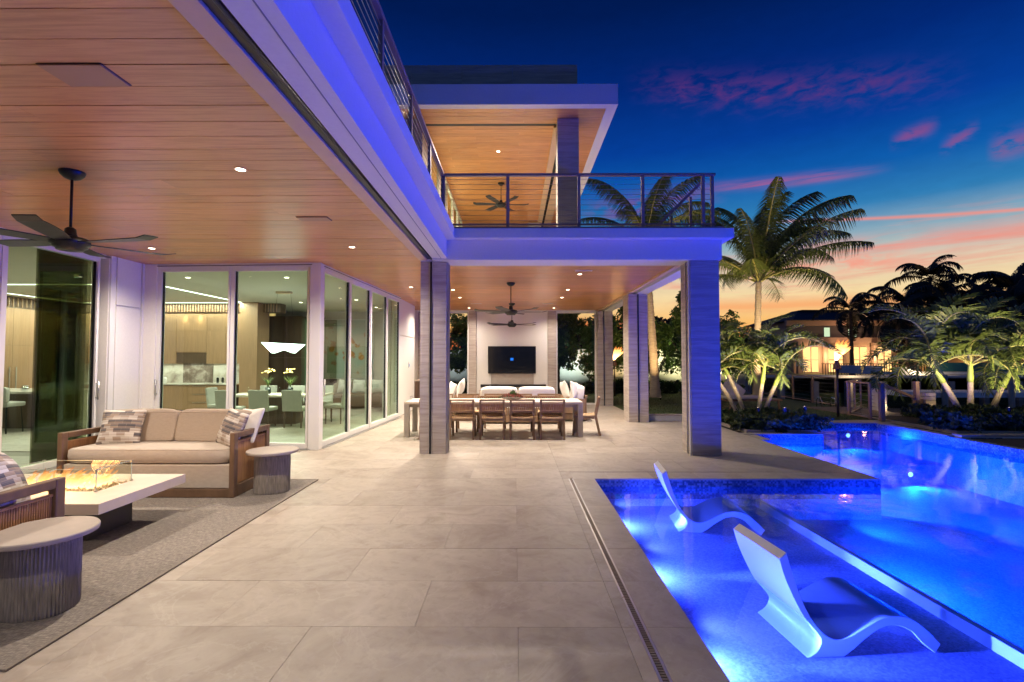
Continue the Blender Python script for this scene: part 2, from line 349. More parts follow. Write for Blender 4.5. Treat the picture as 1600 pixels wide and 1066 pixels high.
def flame_mat(power=5.0):
    m = bpy.data.materials.new('gas_flame'); m.use_nodes = True; t = NT(m.node_tree); t.n.clear()
    g = t.new('ShaderNodeTexCoord').outputs['Generated']; sx = t.new('ShaderNodeSeparateXYZ'); t.link(g, sx.inputs[0])
    h = sx.outputs[2]; n = t.noise(t.new('ShaderNodeTexCoord').outputs['Object'], 14, 3, .6)
    e = t.new('ShaderNodeEmission'); t.link(t.ramp(h, [(0, (1, .62, .28)), (.45, (1, .48, .14)), (.85, (1, .30, .06))]), e.inputs[0])
    t.link(t.ramp(h, [(0, (1, 1, 1)), (.5, (.45, .45, .45)), (1, (.15, .15, .15))]), e.inputs[1])
    s = t.m('MULTIPLY', t.ramp(h, [(0, (1, 1, 1)), (.5, (.4, .4, .4)), (1, (.12, .12, .12))]), power); t.link(s, e.inputs[1])
    tr = t.new('ShaderNodeBsdfTransparent'); mx = t.new('ShaderNodeMixShader')
    f = t.m('MULTIPLY', t.m('SUBTRACT', 1.0, t.m('MULTIPLY', h, .85)), t.smooth(n, .30, .60)); t.link(t.m('MULTIPLY', f, .85, clamp=True), mx.inputs[0])
    t.link(tr.outputs[0], mx.inputs[1]); t.link(e.outputs[0], mx.inputs[2])
    o = t.new('ShaderNodeOutputMaterial'); t.link(mx.outputs[0], o.inputs[0]); return m
M['flame'] = flame_mat()

# ------------------------------------------------------------------ mesh helpers
class MB:
    def __init__(s): s.v = []; s.f = []; s.sm = []
    def box(s, x0, x1, y0, y1, z0, z1, mtx=None):
        b = len(s.v); vs = [(x, y, z) for z in (z0, z1) for y in (y0, y1) for x in (x0, x1)]
        if mtx is not None: vs = [tuple(mtx @ Vector(p)) for p in vs]
        s.v += vs
        s.f += [tuple(b + i for i in q) for q in ((0, 2, 3, 1), (4, 5, 7, 6), (0, 1, 5, 4), (2, 6, 7, 3), (0, 4, 6, 2), (1, 3, 7, 5))]
        return s
    def beam(s, p0, p1, w, h, up=(0, 0, 1)):
        p0, p1 = Vector(p0), Vector(p1); d = (p1 - p0); L = d.length; d.normalize(); up = Vector(up)
        if abs(d.dot(up)) > .99: up = Vector((0, 1, 0))
        sx = d.cross(up).normalized(); uz = sx.cross(d)
        m = Matrix((sx, d, uz)).transposed().to_4x4(); m.translation = p0
        return s.box(-w / 2, w / 2, 0, L, -h / 2, h / 2, m)
    def tube(s, pts, r, n=8, cap=True):
        pts = [Vector(p) for p in pts]; rs = r if isinstance(r, (list, tuple)) else [r] * len(pts); b = len(s.v)
        ref = Vector((0, 0, 1))
        for i, p in enumerate(pts):
            d = (pts[min(i + 1, len(pts) - 1)] - pts[max(i - 1, 0)]).normalized()
            q = ref if abs(d.dot(ref)) < .95 else Vector((1, 0, 0))
            a = d.cross(q).normalized(); c = d.cross(a)
            for k in range(n):
                t = 2 * math.pi * k / n; s.v.append(tuple(p + (a * math.cos(t) + c * math.sin(t)) * rs[i]))
        for i in range(len(pts) - 1):
            for k in range(n):
                s.f.append((b + i * n + k, b + i * n + (k + 1) % n, b + (i + 1) * n + (k + 1) % n, b + (i + 1) * n + k))
        if cap: s.f.append(tuple(b + k for k in range(n))[::-1]); s.f.append(tuple(b + (len(pts) - 1) * n + k for k in range(n)))
        return s
    def lathe(s, prof, n=32, cx=0, cy=0, sx=1, sy=1):
        b = len(s.v)
        for r, z in prof:
            for k in range(n):
                t = 2 * math.pi * k / n; s.v.append((cx + r * sx * math.cos(t), cy + r * sy * math.sin(t), z))
        for i in range(len(prof) - 1):
            for k in range(n):
                s.f.append((b + i * n + k, b + i * n + (k + 1) % n, b + (i + 1) * n + (k + 1) % n, b + (i + 1) * n + k))
        s.f.append(tuple(b + k for k in range(n))[::-1]); s.f.append(tuple(b + (len(prof) - 1) * n + k for k in range(n)))
        return s
    def prism(s, poly, axis, a, b_):
        "extrude 2-D polygon along axis from a to b_"
        n = len(poly); o = len(s.v)
        for t in (a, b_):
            for p, q in poly:
                s.v.append((t, p, q) if axis == 'x' else ((p, t, q) if axis == 'y' else (p, q, t)))
        s.f.append(tuple(o + i for i in range(n))); s.f.append(tuple(o + n + i for i in range(n))[::-1])
        for i in range(n): s.f.append((o + i, o + n + i, o + n + (i + 1) % n, o + (i + 1) % n))
        return s
    def superell(s, cx, cy, cz, a, b, c, e1=.35, e2=.25, nu=12, nv=28, fn=None):
        o = len(s.v)
        def sp(t, e): return math.copysign(abs(t) ** e, t)
        for i in range(nu + 1):
            u = -math.pi / 2 + math.pi * i / nu
            for j in range(nv):
                v = -math.pi + 2 * math.pi * j / nv
                x = sp(math.cos(u), e1) * sp(math.cos(v), e2); y = sp(math.cos(u), e1) * sp(math.sin(v), e2); z = sp(math.sin(u), e1)
                if fn: x, y, z = fn(x, y, z)
                s.v.append((cx + a * x, cy + b * y, cz + c * z))
        for i in range(nu):
            for j in range(nv):
                s.f.append((o + i * nv + j, o + i * nv + (j + 1) % nv, o + (i + 1) * nv + (j + 1) % nv, o + (i + 1) * nv + j))
        return s
    def mesh(s, name, m, smooth=False, fix=True):
        me = bpy.data.meshes.new(name); me.from_pydata(s.v, [], s.f); me.update()
        if fix:
            bm = bmesh.new(); bm.from_mesh(me); bmesh.ops.recalc_face_normals(bm, faces=bm.faces); bm.to_mesh(me); bm.free()
        if m is not None: me.materials.append(m)
        if smooth: me.polygons.foreach_set('use_smooth', [True] * len(me.polygons))
        return me
def link(name, me, parent=None, loc=(0, 0, 0), rot=(0, 0, 0)):
    o = bpy.data.objects.new(name, me); COL.objects.link(o); o.parent = parent; o.location = loc; o.rotation_euler = rot; return o
def ob(name, mb, m, parent=None, smooth=False, bevel=0, fix=True, loc=(0, 0, 0), rot=(0, 0, 0), seg=2):
    o = link(name, mb.mesh(name, M[m] if isinstance(m, str) else m, smooth, fix), parent, loc, rot)
    if smooth == 'auto' or bevel:
        pass
    if bevel:
        b = o.modifiers.new('bevel', 'BEVEL'); b.width = bevel; b.segments = seg; b.limit_method = 'ANGLE'; b.angle_limit = R(40)
    return o
def B(*a, **k): return MB().box(*a, **k)
def tag(o, label=None, cat=None, group=None, kind=None):
    if label: o['label'] = label
    if cat: o['category'] = cat
    if group: o['group'] = group
    if kind: o['kind'] = kind
    return o
def thing(name, label, cat, loc=(0, 0, 0), rz=0, group=None, kind=None):
    o = bpy.data.objects.new(name, None); COL.objects.link(o); o.location = loc; o.rotation_euler = (0, 0, rz)
    o.empty_display_size = .1
    return tag(o, label, cat, group, kind)

def dup(root, loc=None, rz=None, label=None, group=None):
    def rec(o, par):
        c = o.copy(); COL.objects.link(c)
        if par is not None: c.parent = par
        for ch in o.children: rec(ch, c)
        return c
    r = rec(root, None)
    if loc is not None: r.location = loc
    if rz is not None: r.rotation_euler = (0, 0, rz)
    if label: r['label'] = label
    if group: r['group'] = group
    return r
def lamp(kind, parent, loc, power, col, rot=(0, 0, 0), size=None, spot=None, blend=1.0, radius=.04, sy=None, name='lamp'):
    ld = bpy.data.lights.new(name, kind); ld.energy = power; ld.color = col
    if kind == 'SPOT': ld.spot_size = R(spot); ld.spot_blend = blend; ld.shadow_soft_size = radius
    if kind == 'POINT': ld.shadow_soft_size = radius
    if kind == 'AREA':
        ld.shape = 'RECTANGLE'; ld.size = size; ld.size_y = sy or size
    o = bpy.data.objects.new(name, ld); COL.objects.link(o); o.parent = parent; o.location = loc; o.rotation_euler = rot; return o
def aim(frm, to):
    return (Vector(to) - Vector(frm)).to_track_quat('-Z', 'Y').to_euler()

# =================================================================== GROUND, PAVING, POOL
WZ = -.10                     # water level
g = MB()
def sheet(mb, x0, x1, y0, y1, z):
    b = len(mb.v); mb.v += [(x0, y0, z), (x1, y0, z), (x1, y1, z), (x0, y1, z)]; mb.f.append((b, b + 1, b + 2, b + 3))
# land under everything except the pool and the canal
for r in ((-300, 1.04, -60, 400), (1.04, 4.74, 6.55, 400), (4.74, 6.4, 10.45, 400), (6.4, 10.75, 12.26, 400), (1.04, 40, -60, -3)): sheet(g, *r, -.035)
for r in ((9.05, 12.5, -3, 12.26), (10.75, 12.5, 12.26, 16.2)): sheet(g, *r, -.035)
tag(ob('ground', g, 'soil', fix=False), kind='structure')
gw = MB(); sheet(gw, 10.75, 400, 16.2, 36, -1.35); sheet(gw, 12.5, 400, -60, 16.2, -1.35)
tag(ob('canal_water', gw, 'canal', fix=False), kind='structure')
gf = MB(); gf.box(10.76, 400, 36.0, 600, -3, .2)
tag(ob('far_bank', gf, 'grass'), kind='structure')

patio = thing('patio_floor', None, None, kind='structure')
ob('mortar_bed', B(-14.5, .62, -3, 19.0, -.03, -.012).box(.62, 1.02, -3, 6.95, -.03, -.012).box(.62, 4.72, 6.57, 19, -.03, -.012).box(-.4, .64, 0, .1, -.03, -.02).box(4.72, 5.0, 9.8, 10.6, -.03, -.013), mat('grout', (.30, .265, .23), .9), patio)
tile_meshes = {}
def tile(x0, x1, y0, y1, nm='floor_tile'):
    g_ = .0011; w_, h_ = round(x1 - x0, 3), round(y1 - y0, 3)
    if (w_, h_) not in tile_meshes:
        tile_meshes[(w_, h_)] = B(g_ - w_ / 2, w_ / 2 - g_, g_ - h_ / 2, h_ / 2 - g_, -.02, 0).mesh('floor_tile', M['tile'])
    return link(nm, tile_meshes[(w_, h_)], patio, ((x0 + x1) / 2, (y0 + y1) / 2, random.uniform(-.0006, .0006)))
TX, TY = 1.2, .6
far = MB()
for row in range(0, 28):
    y0 = 2.35 - .6 + row * TY
    for k in range(-12, 6):
        x0 = .62 + k * TX + (.6 if row % 2 else 0)
        for rx0, rx1, ry0, ry1 in ((-6.9, .62, 1.7, 19), (.62, 4.74, 6.946, 12.66), (.62, 3.30, 12.66, 19)):
            a, b = max(x0, rx0), min(x0 + TX, rx1); c, d = max(y0, ry0), min(y0 + TY, ry1)
            if b - a < .04 or d - c < .03: continue
            if b < -1.02 * c - .3 or (d > 8.4 and b < -3.3): continue
            if y0 > 14.9: far.box(a + .002, b - .002, c + .002, d - .002, -.02, 0)
            else: tile(a, b, c, d)
tag(ob('floor_tile', far, 'tile', patio), kind='stuff')
room_fl = MB()
for i in range(18):
    for j in range(9):
        room_fl.box(-14.3 + j * 1.2 + .002, -14.3 + (j + 1) * 1.2 - .002, 8.42 + i * .6 + .002, 8.42 + (i + 1) * .6 - .002, -.02, .0)
for i in range(10):
    for j in range(6):
        room_fl.box(-14.3 + j * 1.2 + .002, -14.3 + (j + 1) * 1.2 - .002, 2.02 + i * .6 + .002, 2.02 + (i + 1) * .6 - .002, -.02, .0)
tag(ob('room_tile', room_fl, 'tile', patio), kind='stuff')
# coping round the pool with the slot drain let into it
for i in range(9):
    y0 = 1.15 + i * .6
    tile(.76, 1.04, y0, y0 + .6, 'coping_tile'); tile(.62, .70, y0, y0 + .6, 'coping_tile')
for i in range(7): tile(.76 if i == 0 else .62 + i * .6, min(.62 + (i + 1) * .6, 4.74), 6.55, 6.93, 'coping_tile')
tile(.62, .76, 6.55, 6.93, 'coping_tile')
dr = thing('slot_drain', 'narrow slotted metal drain let into the paving along the pool edge', 'drain')
ob('channel', B(.7135, .7465, -.5, 6.55, -.03, -.022), 'track', dr)
ob('drain_frame', B(.7005, .7135, -.5, 6.55, -.02, .0).box(.7465, .7595, -.5, 6.55, -.02, .001), 'steel', dr)
sl = MB()
yy = .5
while yy < 6.5: sl.box(.7135, .7465, yy, yy + .012, -.02, -.001); yy += .022
tag(ob('grate_bar', sl, mat('drain_grate', (.24, .20, .17), .5, metal=.6), dr), kind='stuff')
ob('side_channel', B(.76, 4.3, 6.932, 6.944, -.019, .0008), 'track', dr)
# planter kerb deck, right of column, behind: paving strip to planter and far deck
tile(4.74, 6.4, 10.45, 10.62, 'coping_tile')
for i in range(4): tile(6.4 + i * .75, 7.15 + i * .75, 12.26, 12.86, 'coping_tile')
for i in range(4): tile(8.82, 9.04, 10.3 + i * .5, 10.8 + i * .5, 'coping_tile')

# pool shell
pool = thing('swimming_pool', None, None, kind='structure')
ob('tanning_ledge', B(1.04, 3.12, -2.5, 6.56, -2, -.35), 'pebble', pool)
ob('ledge_nosing', B(3.12, 3.18, -2.5, 6.56, -2, -.26), mat('white_nosing', (.86, .88, .9), .5, var=.04, scale=40), pool)
def bed(x, y):
    d = max(0, min(1, (6.55 - y) / 4.5)) if y < 6.55 else max(0, min(1, (y - 6.55) / 2.5 + .25 * max(0, x - 4.74)))
    d = max(d, max(0, min(1, (x - 5.2) / 2.2))); d = d * d * (3 - 2 * d); return -.52 - .48 * d
pb = MB(); nx_, ny_ = 20, 44
for j in range(ny_ + 1):
    for i in range(nx_ + 1):
        x_, y_ = 3.17 + (8.85 - 3.17) * i / nx_, -2.5 + 14.8 * j / ny_; pb.v.append((x_, y_, bed(x_, y_)))
for j in range(ny_):
    for i in range(nx_): o_ = j * (nx_ + 1) + i; pb.f.append((o_, o_ + 1, o_ + nx_ + 2, o_ + nx_ + 1))
ob('pool_bottom', pb, 'pebble', pool, smooth=True, fix=False)
ob('far_bench', B(4.74, 8.8, 10.3, 12.26, -2, -.6), 'pebble', pool)
ob('pool_wall', B(.90, 1.04, -2.5, 6.55, -2, -.26).box(.90, 4.74, 6.55, 6.69, -2, -.26).box(4.60, 4.74, 6.69, 10.59, -2, -.26).box(4.74, 6.4, 10.45, 10.59, -2, -.26).box(6.26, 6.4, 10.59, 12.4, -2, -.26).box(6.4, 8.8, 12.26, 12.4, -2, -.26).box(8.8, 9.0, -2.5, 12.4, -2, -.26).box(.9, 9, -2.64, -2.5, -2, -.26), 'pebble', pool)
ob('waterline_tile', B(.91, 1.04, -2.5, 6.55, -.26, -.021).box(.91, 4.74, 6.55, 6.68, -.26, -.021).box(4.61, 4.74, 6.68, 10.58, -.26, -.021).box(4.74, 6.4, 10.45, 10.58, -.26, -.021).box(6.27, 6.4, 10.58, 12.39, -.26, -.021).box(6.4, 8.8, 12.26, 12.39, -.26, -.021).box(8.8, 8.95, -2.5, 12.39, -.26, -.021), 'mosaic', pool)
wt = MB()
for r in ((1.04, 4.74, -2.5, 6.55), (4.74, 6.4, -2.5, 10.45), (6.4, 8.8, -2.5, 12.26)): sheet(wt, *r, WZ)
ob('water_surface', wt, 'water', pool, fix=False)
# spa beyond the right side
spa = thing('spa', 'raised spa basin with glass mosaic wall beyond the pool right side', 'spa')
ob('basin_wall', B(8.96, 12.4, 10.12, 10.28, -1, .0), 'white', spa)
ob('mosaic_panel', B(9.15, 9.75, 10.08, 10.12, -.6, -.02), 'mosaic', spa)
ob('basin_floor', B(8.96, 12.4, 6, 10.12, -1, -.5), 'pebble', spa)
ob('basin_rim', B(8.96, 12.5, 10.1, 10.34, .0, .03), 'tile', spa)
ws = MB(); sheet(ws, 8.96, 12.4, 6, 10.08, -.12); ob('spa_water', ws, 'water', spa, fix=False)

def pool_light(loc, rot_z, power, lab, tilt=-6, spot=150, shadow=.05, beam=0, col=POOLC):
    t = thing('pool_light', lab, 'pool light', loc, rot_z, 'underwater lights in the pool')
    ob('bezel', MB().lathe([(.062, 0), (.062, .012), (.05, .014)], 24), 'steel', t, rot=(0, R(90), 0))
    ob('lens', MB().lathe([(.05, .0145), (.045, .018)], 24), 'poollens', t, rot=(0, R(90), 0))
    lamp('SPOT', t, (.03, 0, 0), power, col, rot=(0, R(-90 - tilt), 0), spot=spot, blend=.8, radius=shadow)
    if beam: lamp('SPOT', t, (.03, 0, .0), beam, col, rot=(0, R(-90 - .2), 0), spot=24, blend=1, radius=.03)
    return t
LC = (.15, .20, 1.0)
for i, (yy, lb) in enumerate(((5.75, 'underwater light in the ledge wall beside the rear lounger'), (4.45, 'underwater light in the ledge wall midway between the two loungers'), (3.15, 'underwater light in the ledge wall beside the front lounger'), (1.7, 'underwater light in the ledge wall nearest the camera'))):
    pool_light((1.045, yy, -.23), 0, W_POOL * .55, lb, tilt=-7, spot=155, shadow=.06, beam=W_POOL * 3.0, col=LC)
for x_, lb in ((7.0, 'underwater light in the far pool wall, left one'), (8.1, 'underwater light in the far pool wall, right one')):
    pool_light((x_, 12.255, -.30), R(-90), W_POOL * .8, lb, shadow=.06)
for x_, lb in ((6.75, 'underwater light in the far bench riser, left one'), (8.05, 'underwater light in the far bench riser, right one')):
    pool_light((x_, 10.295, -.79), R(-90), W_POOL * 1.5, lb, shadow=.06)
for y_, lb in ((9.3, 'added unseen fill light in the pool side wall behind the terrace column'), (7.6, 'added unseen fill light in the pool side wall near the inside corner')):
    pool_light((4.745, y_, -.36), 0, W_POOL * 2.6, lb, tilt=2)  # unseen lamps added on the hidden side wall to fill the deep pool
for y_, lb in ((1.2, 'first'), (3.2, 'second'), (5.2, 'third'), (7.2, 'fourth')):
    pool_light((8.795, y_, -.42), R(180), W_POOL * 1.5, 'added out-of-frame fill light in the right pool wall, %s from the camera end' % lb, tilt=3)  # lamps added outside the frame to brighten the deep water evenly
for y_, lb in ((1.0, 'added hidden fill light below the white nosing, nearest the camera'), (2.9, 'added hidden fill light below the white nosing, opposite the front lounger'), (4.8, 'added hidden fill light below the white nosing, opposite the rear lounger')):
    pool_light((3.185, y_, -.345), 0, W_POOL * 2.2, lb, tilt=3)  # added fill lamps, hidden from view on the far face of the nosing

# =================================================================== THE HOUSE
H = 3.22
house = thing('modern_house', 'modern white two-storey waterfront house with timber ceilings and grey stone columns', 'house')
def col(x0, x1, y0, y1, z0, z1, xt=None):
    c = thing('column', None, None); c.parent = house
    # stacked stone slabs with fine joints, metal screen track set in the front face
    zz = z0; n = max(3, round((z1 - z0) / .62)); hh = (z1 - z0) / n
    for i in range(n):
        ob('stone_slab', B(x0, x1, y0, y1, z0 + i * hh + .0012, z0 + (i + 1) * hh - .0012), 'stone', c)
    return c
def track_y(c, x, y0, z0, z1):   # vertical screen track on a face that looks to -y
    ob('screen_track', B(x - .022, x - .016, y0 - .012, y0 - .001, z0, z1).box(x + .016, x + .022, y0 - .012, y0 - .001, z0, z1), 'steel', c)
    ob('track_slot', B(x - .016, x + .016, y0 - .006, y0 - .001, z0, z1), 'track', c)
def track_x(c, x0, y, z0, z1):   # on a face that looks to -x
    ob('screen_track', B(x0 - .012, x0 - .001, y - .022, y - .016, z0, z1).box(x0 - .012, x0 - .001, y + .016, y + .022, z0, z1), 'steel', c)
    ob('track_slot', B(x0 - .006, x0 - .001, y - .016, y + .016, z0, z1), 'track', c)
c1 = col(-1.56, -1.13, 8.24, 8.62, 0, 3.17); track_y(c1, -1.385, 8.24, 0, 3.17)
ob('metal_edge', B(-1.128, -1.108, 8.30, 8.34, 0, 3.17).box(-1.128, -1.108, 8.50, 8.53, 0, 3.17), 'steel', c1)
c2 = col(2.87, 3.34, 8.13, 8.60, 0, 3.17); track_x(c2, 2.87, 8.32, 0, 3.17)
ob('metal_edge', B(2.845, 2.868, 8.15, 8.17, 0, 3.17), 'frame', c2)
c3 = col(2.82, 3.30, 12.36, 12.95, 0, 3.17); track_y(c3, 3.06, 12.36, 0, 3.17)
c4 = col(2.80, 3.30, 16.77, 17.3, 0, 3.17); track_y(c4, 3.0, 16.77, 0, 3.17)
c5 = col(-1.56, -1.31, 17.0, 17.4, 0, 3.2); c6 = col(1.14, 1.42, 17.0, 17.4, 0, 3.2)

# living bay edge beam (runs along the terrace) and pavilion front beam
ob('edge_beam', B(-1.35, -1.11, -6, 8.1, 3.20, 3.50), 'white', house)
ob('edge_beam', B(-1.35, 3.38, 8.1, 8.24, 3.175, 3.50).box(-1.565, 3.38, 8.24, 8.62, 3.175, 3.50), 'white', house)
ob('beam_joint', B(-1.205, -1.197, -6, 8.1, 3.197, 3.1995), mat('blue_grey_joint', (.2, .2, .26), .6), house)
ob('beam_casing', B(-1.59, -1.45, -6, 8.24, 3.192, 3.30), 'beamwood', house, bevel=.004)
ob('screen_slot', B(-1.449, -1.351, -6, 8.24, 3.212, 3.32), 'track', house)
ob('screen_roller', MB().tube([(-1.38, -6, 3.205), (-1.38, 8.2, 3.205)], .012, 8), 'metal_blk', house, smooth=True)
ob('screen_slot', B(-1.10, 2.83, 8.64, 8.70, 3.20, 3.3), 'track', house)
ob('beam_casing', B(-1.10, 2.83, 8.70, 8.78, 3.19, 3.3), 'beamwood', house)
ob('side_beam', B(3.02, 3.30, 8.62, 17.3, 3.175, 3.50), 'white', house)
ob('beam_casing', B(2.83, 2.93, 8.62, 17.3, 3.185, 3.3), 'beamwood', house)
ob('screen_slot', B(2.93, 3.02, 8.62, 17.3, 3.24, 3.32), 'track', house)
ob('rear_beam', B(-3.4, 3.30, 17.0, 17.35, 3.20, 3.50), 'white', house)
# balcony slab
ob('balcony_slab', B(-14, -.965, -6, 7.95, 3.50, 3.655).box(-14, 3.52, 7.95, 17.6, 3.50, 3.655), 'white', house, bevel=.004)
ob('slab_flashing', B(-1.06, -.985, -6, 7.93, 3.655, 3.685).box(-.985, 3.36, 7.97, 8.05, 3.655, 3.685), 'rail', house)
ob('balcony_deck', B(-14, -1.07, -6, 8.05, 3.656, 3.675).box(-14, 3.35, 8.06, 17.5, 3.656, 3.675), 'tile', house)

# timber ceilings: every plank a piece
pm = {}
def planks(parent, x0, x1, y0, y1, z, wdt, cuts):
    n = max(1, round((y1 - y0) / wdt)); wdt = (y1 - y0) / n
    for i in range(n):
        xs = [x0] + [c for c in cuts(i) if x0 + .3 < c < x1 - .3] + [x1]
        for a, b in zip(xs[:-1], xs[1:]):
            L = round(b - a, 3); key = (L, round(wdt, 4))
            if key not in pm: pm[key] = B(-L / 2 + .001, L / 2 - .001, -wdt / 2 + .0034, wdt / 2 - .0034, 0, .02).mesh('plank', M['plank'])
            link('plank', pm[key], parent, ((a + b) / 2, y0 + (i + .5) * wdt, z + random.uniform(0, .0025)), (random.uniform(-.002, .002), 0, 0))
ceil = thing('timber_ceiling', None, None, kind='structure')
ob('ceiling_backing', B(-14, -1.57, -4, 17, H + .024, H + .05).box(-1.57, 2.85, 8.64, 17, H + .024, H + .05), mat('dark_batten', (.06, .035, .02), .8), ceil)
cutL = [(-3.3,), (-4.6,), (-2.7, -5.6), (-3.9,), (), (-5.1,)]
planks(ceil, -6.62, -1.59, 1.4, 8.67, H, .225, lambda i: cutL[(i * 5 + 2) % 6])
planks(ceil, -3.45, 2.83, 8.78, 17.0, H, .225, lambda i: [(-.6,), (1.1,), (-1.9,), (.4,)][(i * 3) % 4])
planks(ceil, -3.45, -1.59, 8.67, 8.78, H, .11, lambda i: ())
tag(ceil, kind='structure')
def ceil_plate(x, y, w_, d_, lab):
    t = thing('ceiling_access_panel', lab, 'ceiling panel', (x, y, H))
    ob('cover', B(-w_ / 2, w_ / 2, -d_ / 2, d_ / 2, -.010, -.001), mat('plain_panel', (.40, .225, .125), .5), t); ob('gap', B(-w_ / 2 - .006, w_ / 2 + .006, -d_ / 2 - .006, d_ / 2 + .006, -.0015, 0), 'track', t)
ceil_plate(-2.52, 2.86, .36, .22, 'large flush timber speaker panel in the ceiling near the top left')
ceil_plate(-2.38, 5.86, .36, .16, 'small flush timber speaker panel in the ceiling between the downlights')
for x_, y_, l_ in ((1.3, 9.35, 'white slot speaker in the pavilion ceiling beside the front downlight'), (-1.15, 14.9, 'white slot speaker in the pavilion ceiling left of the far fan'), (1.0, 14.9, 'white slot speaker in the pavilion ceiling right of the far fan')):
    t = thing('ceiling_vent', l_, 'vent', (x_, y_, H)); ob('grille', B(-.16, .16, -.04, .04, -.012, -.002), 'frame', t)
    ob('slot', B(-.14, .14, -.012, .012, -.014, -.0125), 'beamwood', t)

# upper storey
U = 6.66
rf = thing('upper_roof', None, None); rf.parent = house
ob('roof_slab', B(-14, 2.07, 9.8, 19.5, U + .02, 7.06), 'white', rf, bevel=.006)
ob('soffit_border', B(-14, 2.07, 9.8, 9.97, U - .02, U + .02).box(1.86, 2.07, 9.97, 19.5, U - .02, U + .02), 'white', rf)
pr = thing('roof_parapet', None, None); pr.parent = house
for i in range(4): ob('stone_slab', B(1.36 - (i + 1) * 1.1 + .002, 1.36 - i * 1.1 - .002, 10.6, 18, 7.06, 7.48), 'stone', pr); ob('stone_slab', B(1.36 - (i + 1) * 1.1 + .002 - .3, 1.36 - i * 1.1 - .002 - (.3 if i else 0), 10.6, 18, 7.484, 7.93), 'stone', pr)
upc = thing('upper_timber_ceiling', None, None, kind='structure')
ob('ceiling_backing', B(-6, 1.86, 9.97, 19.5, U + .021, U + .024), 'track', upc)
planks(upc, -3.2, 1.86, 9.97, 10.66, U - .004, .17, lambda i: [(.2,), (-1.2,), (.9,)][i % 3])
planks(upc, -3.2, .86, 10.76, 19.2, U - .004, .17, lambda i: [(-.9,), (0.1,), (-1.6,)][(i * 2) % 3])
planks(upc, 1.36, 1.86, 10.66, 19.2, U - .004, .34, lambda i: ())
ob('screen_slot', B(-2.0, .90, 10.67, 10.75, U - .002, U + .018), 'track', house)
ob('beam_casing', B(.86, 1.02, 10.76, 19.2, U - .05, U + .015), 'beamwood', house)
ob('screen_slot', B(1.02, 1.10, 10.76, 19.2, U - .03, U + .015), 'track', house)
ob('beam_casing', B(1.10, 1.36, 10.85, 19.2, U - .05, U + .015), 'beamwood', house)
col(.91, 1.36, 10.4, 10.84, 3.675, U - .01); col(.5, .95, 18.3, 18.7, 3.675, U - .06); col(-2.35, -1.95, 10.4, 11.3, 3.675, U - .01)
ob('upper_wall', B(-6, -2.0, 18.9, 19.1, 3.68, U), 'cream', house); ob('upper_wall', B(-1.95, 1.1, 18.9, 19.0, 3.68, 4.5), 'white', house)
for i in range(5):
    y0 = 11.35 + i * 1.4
    d = thing('sliding_door', None, None); d.parent = house
    ob('door_frame', B(-2.0, -1.93, y0, y0 + .07, 3.68, U).box(-2.0, -1.93, y0 + 1.33, y0 + 1.4, 3.68, U).box(-2, -1.93, y0 + .07, y0 + 1.33, 3.68, 3.76).box(-2, -1.93, y0 + .07, y0 + 1.33, U - .1, U), 'frame', d)
    ob('pane', B(-1.975, -1.965, y0 + .07, y0 + 1.33, 3.76, U - .1), 'glass', d)
ob('bedroom_wall', B(-5.2, -5.1, 10.5, 19, 3.68, U), 'cream', house); ob('bedroom_wall', B(-5.2, -2.4, 10.4, 10.5, 3.68, U), 'cream', house)

# glass walls of the ground floor ---------------------------------
GH = 3.16
def glazing(A, Bp, posts, fr_w=.075, pane='glass', nm='sliding_door', handles=(), lead=None):
    "run of framed panes from A to Bp; posts = fractions of the run"
    A = Vector(A + (0,)); Bp = Vector(Bp + (0,)); d = (Bp - A); L = d.length; ang = math.atan2(d.y, d.x)
    for i, (a, b) in enumerate(zip(posts[:-1], posts[1:])):
        t = thing(nm, None, None, A, ang); t.parent = house
        x0, x1 = a * L, b * L; fz = .012 * (i % 2)
        f = MB().box(x0, x0 + fr_w, -.05 + fz, .05 + fz, .015, GH - .001).box(x1 - fr_w * .55, x1 - .001, -.05 + fz, .05 + fz, .015, GH - .001)
        f.box(x0 + fr_w, x1 - fr_w * .55, -.05 + fz, .05 + fz, .015, .11).box(x0 + fr_w, x1 - fr_w * .55, -.05 + fz, .05 + fz, GH - .07, GH - .001)
        ob('door_frame', f, 'frame', t, bevel=.004)
        ob('gasket', MB().box(x0 + fr_w, x0 + fr_w + .012, -.02, .02, .11, GH - .07).box(x1 - fr_w * .55 - .012, x1 - fr_w * .55, -.02, .02, .11, GH - .07), 'track', t)
        ob('pane', B(x0 + fr_w + .012, x1 - fr_w * .55 - .012, -.008, .008, .11, GH - .07), pane, t)
        if i in handles:
            hx = x0 + fr_w * .5 if handles[i] == 0 else x1 - fr_w * .3
            ob('handle', MB().tube([(hx, -.09, .92), (hx, -.09, 1.20)], .012, 8).tube([(hx, -.05, .95), (hx, -.09, .95)], .009, 6).tube([(hx, -.05, 1.17), (hx, -.09, 1.17)], .009, 6), 'steel', t, smooth=True)
    t = thing('door_threshold', None, None, A, ang); t.parent = house
    ob('sill_plate', B(0, L, -.12, .12, .001, .014), 'steel', t); ob('head_track', B(0, L, -.07, .07, GH, H), 'frame', t)
    ob('head_groove', B(0, L, -.074, -.071, GH + .02, GH + .03), 'track', t)
# corner at (-3.42, 8.62)
glazing((-6.28, 8.76), (-3.49, 8.62), (0, .475, .98), handles={0: 0})
ob('corner_post', B(-3.53, -3.34, 8.55, 8.70, 0, H - .001), 'frame', house, bevel=.006)
glazing((-3.42, 8.72), (-3.14, 13.45), (0, .27, .52, .77, 1.0), handles={0: 0})
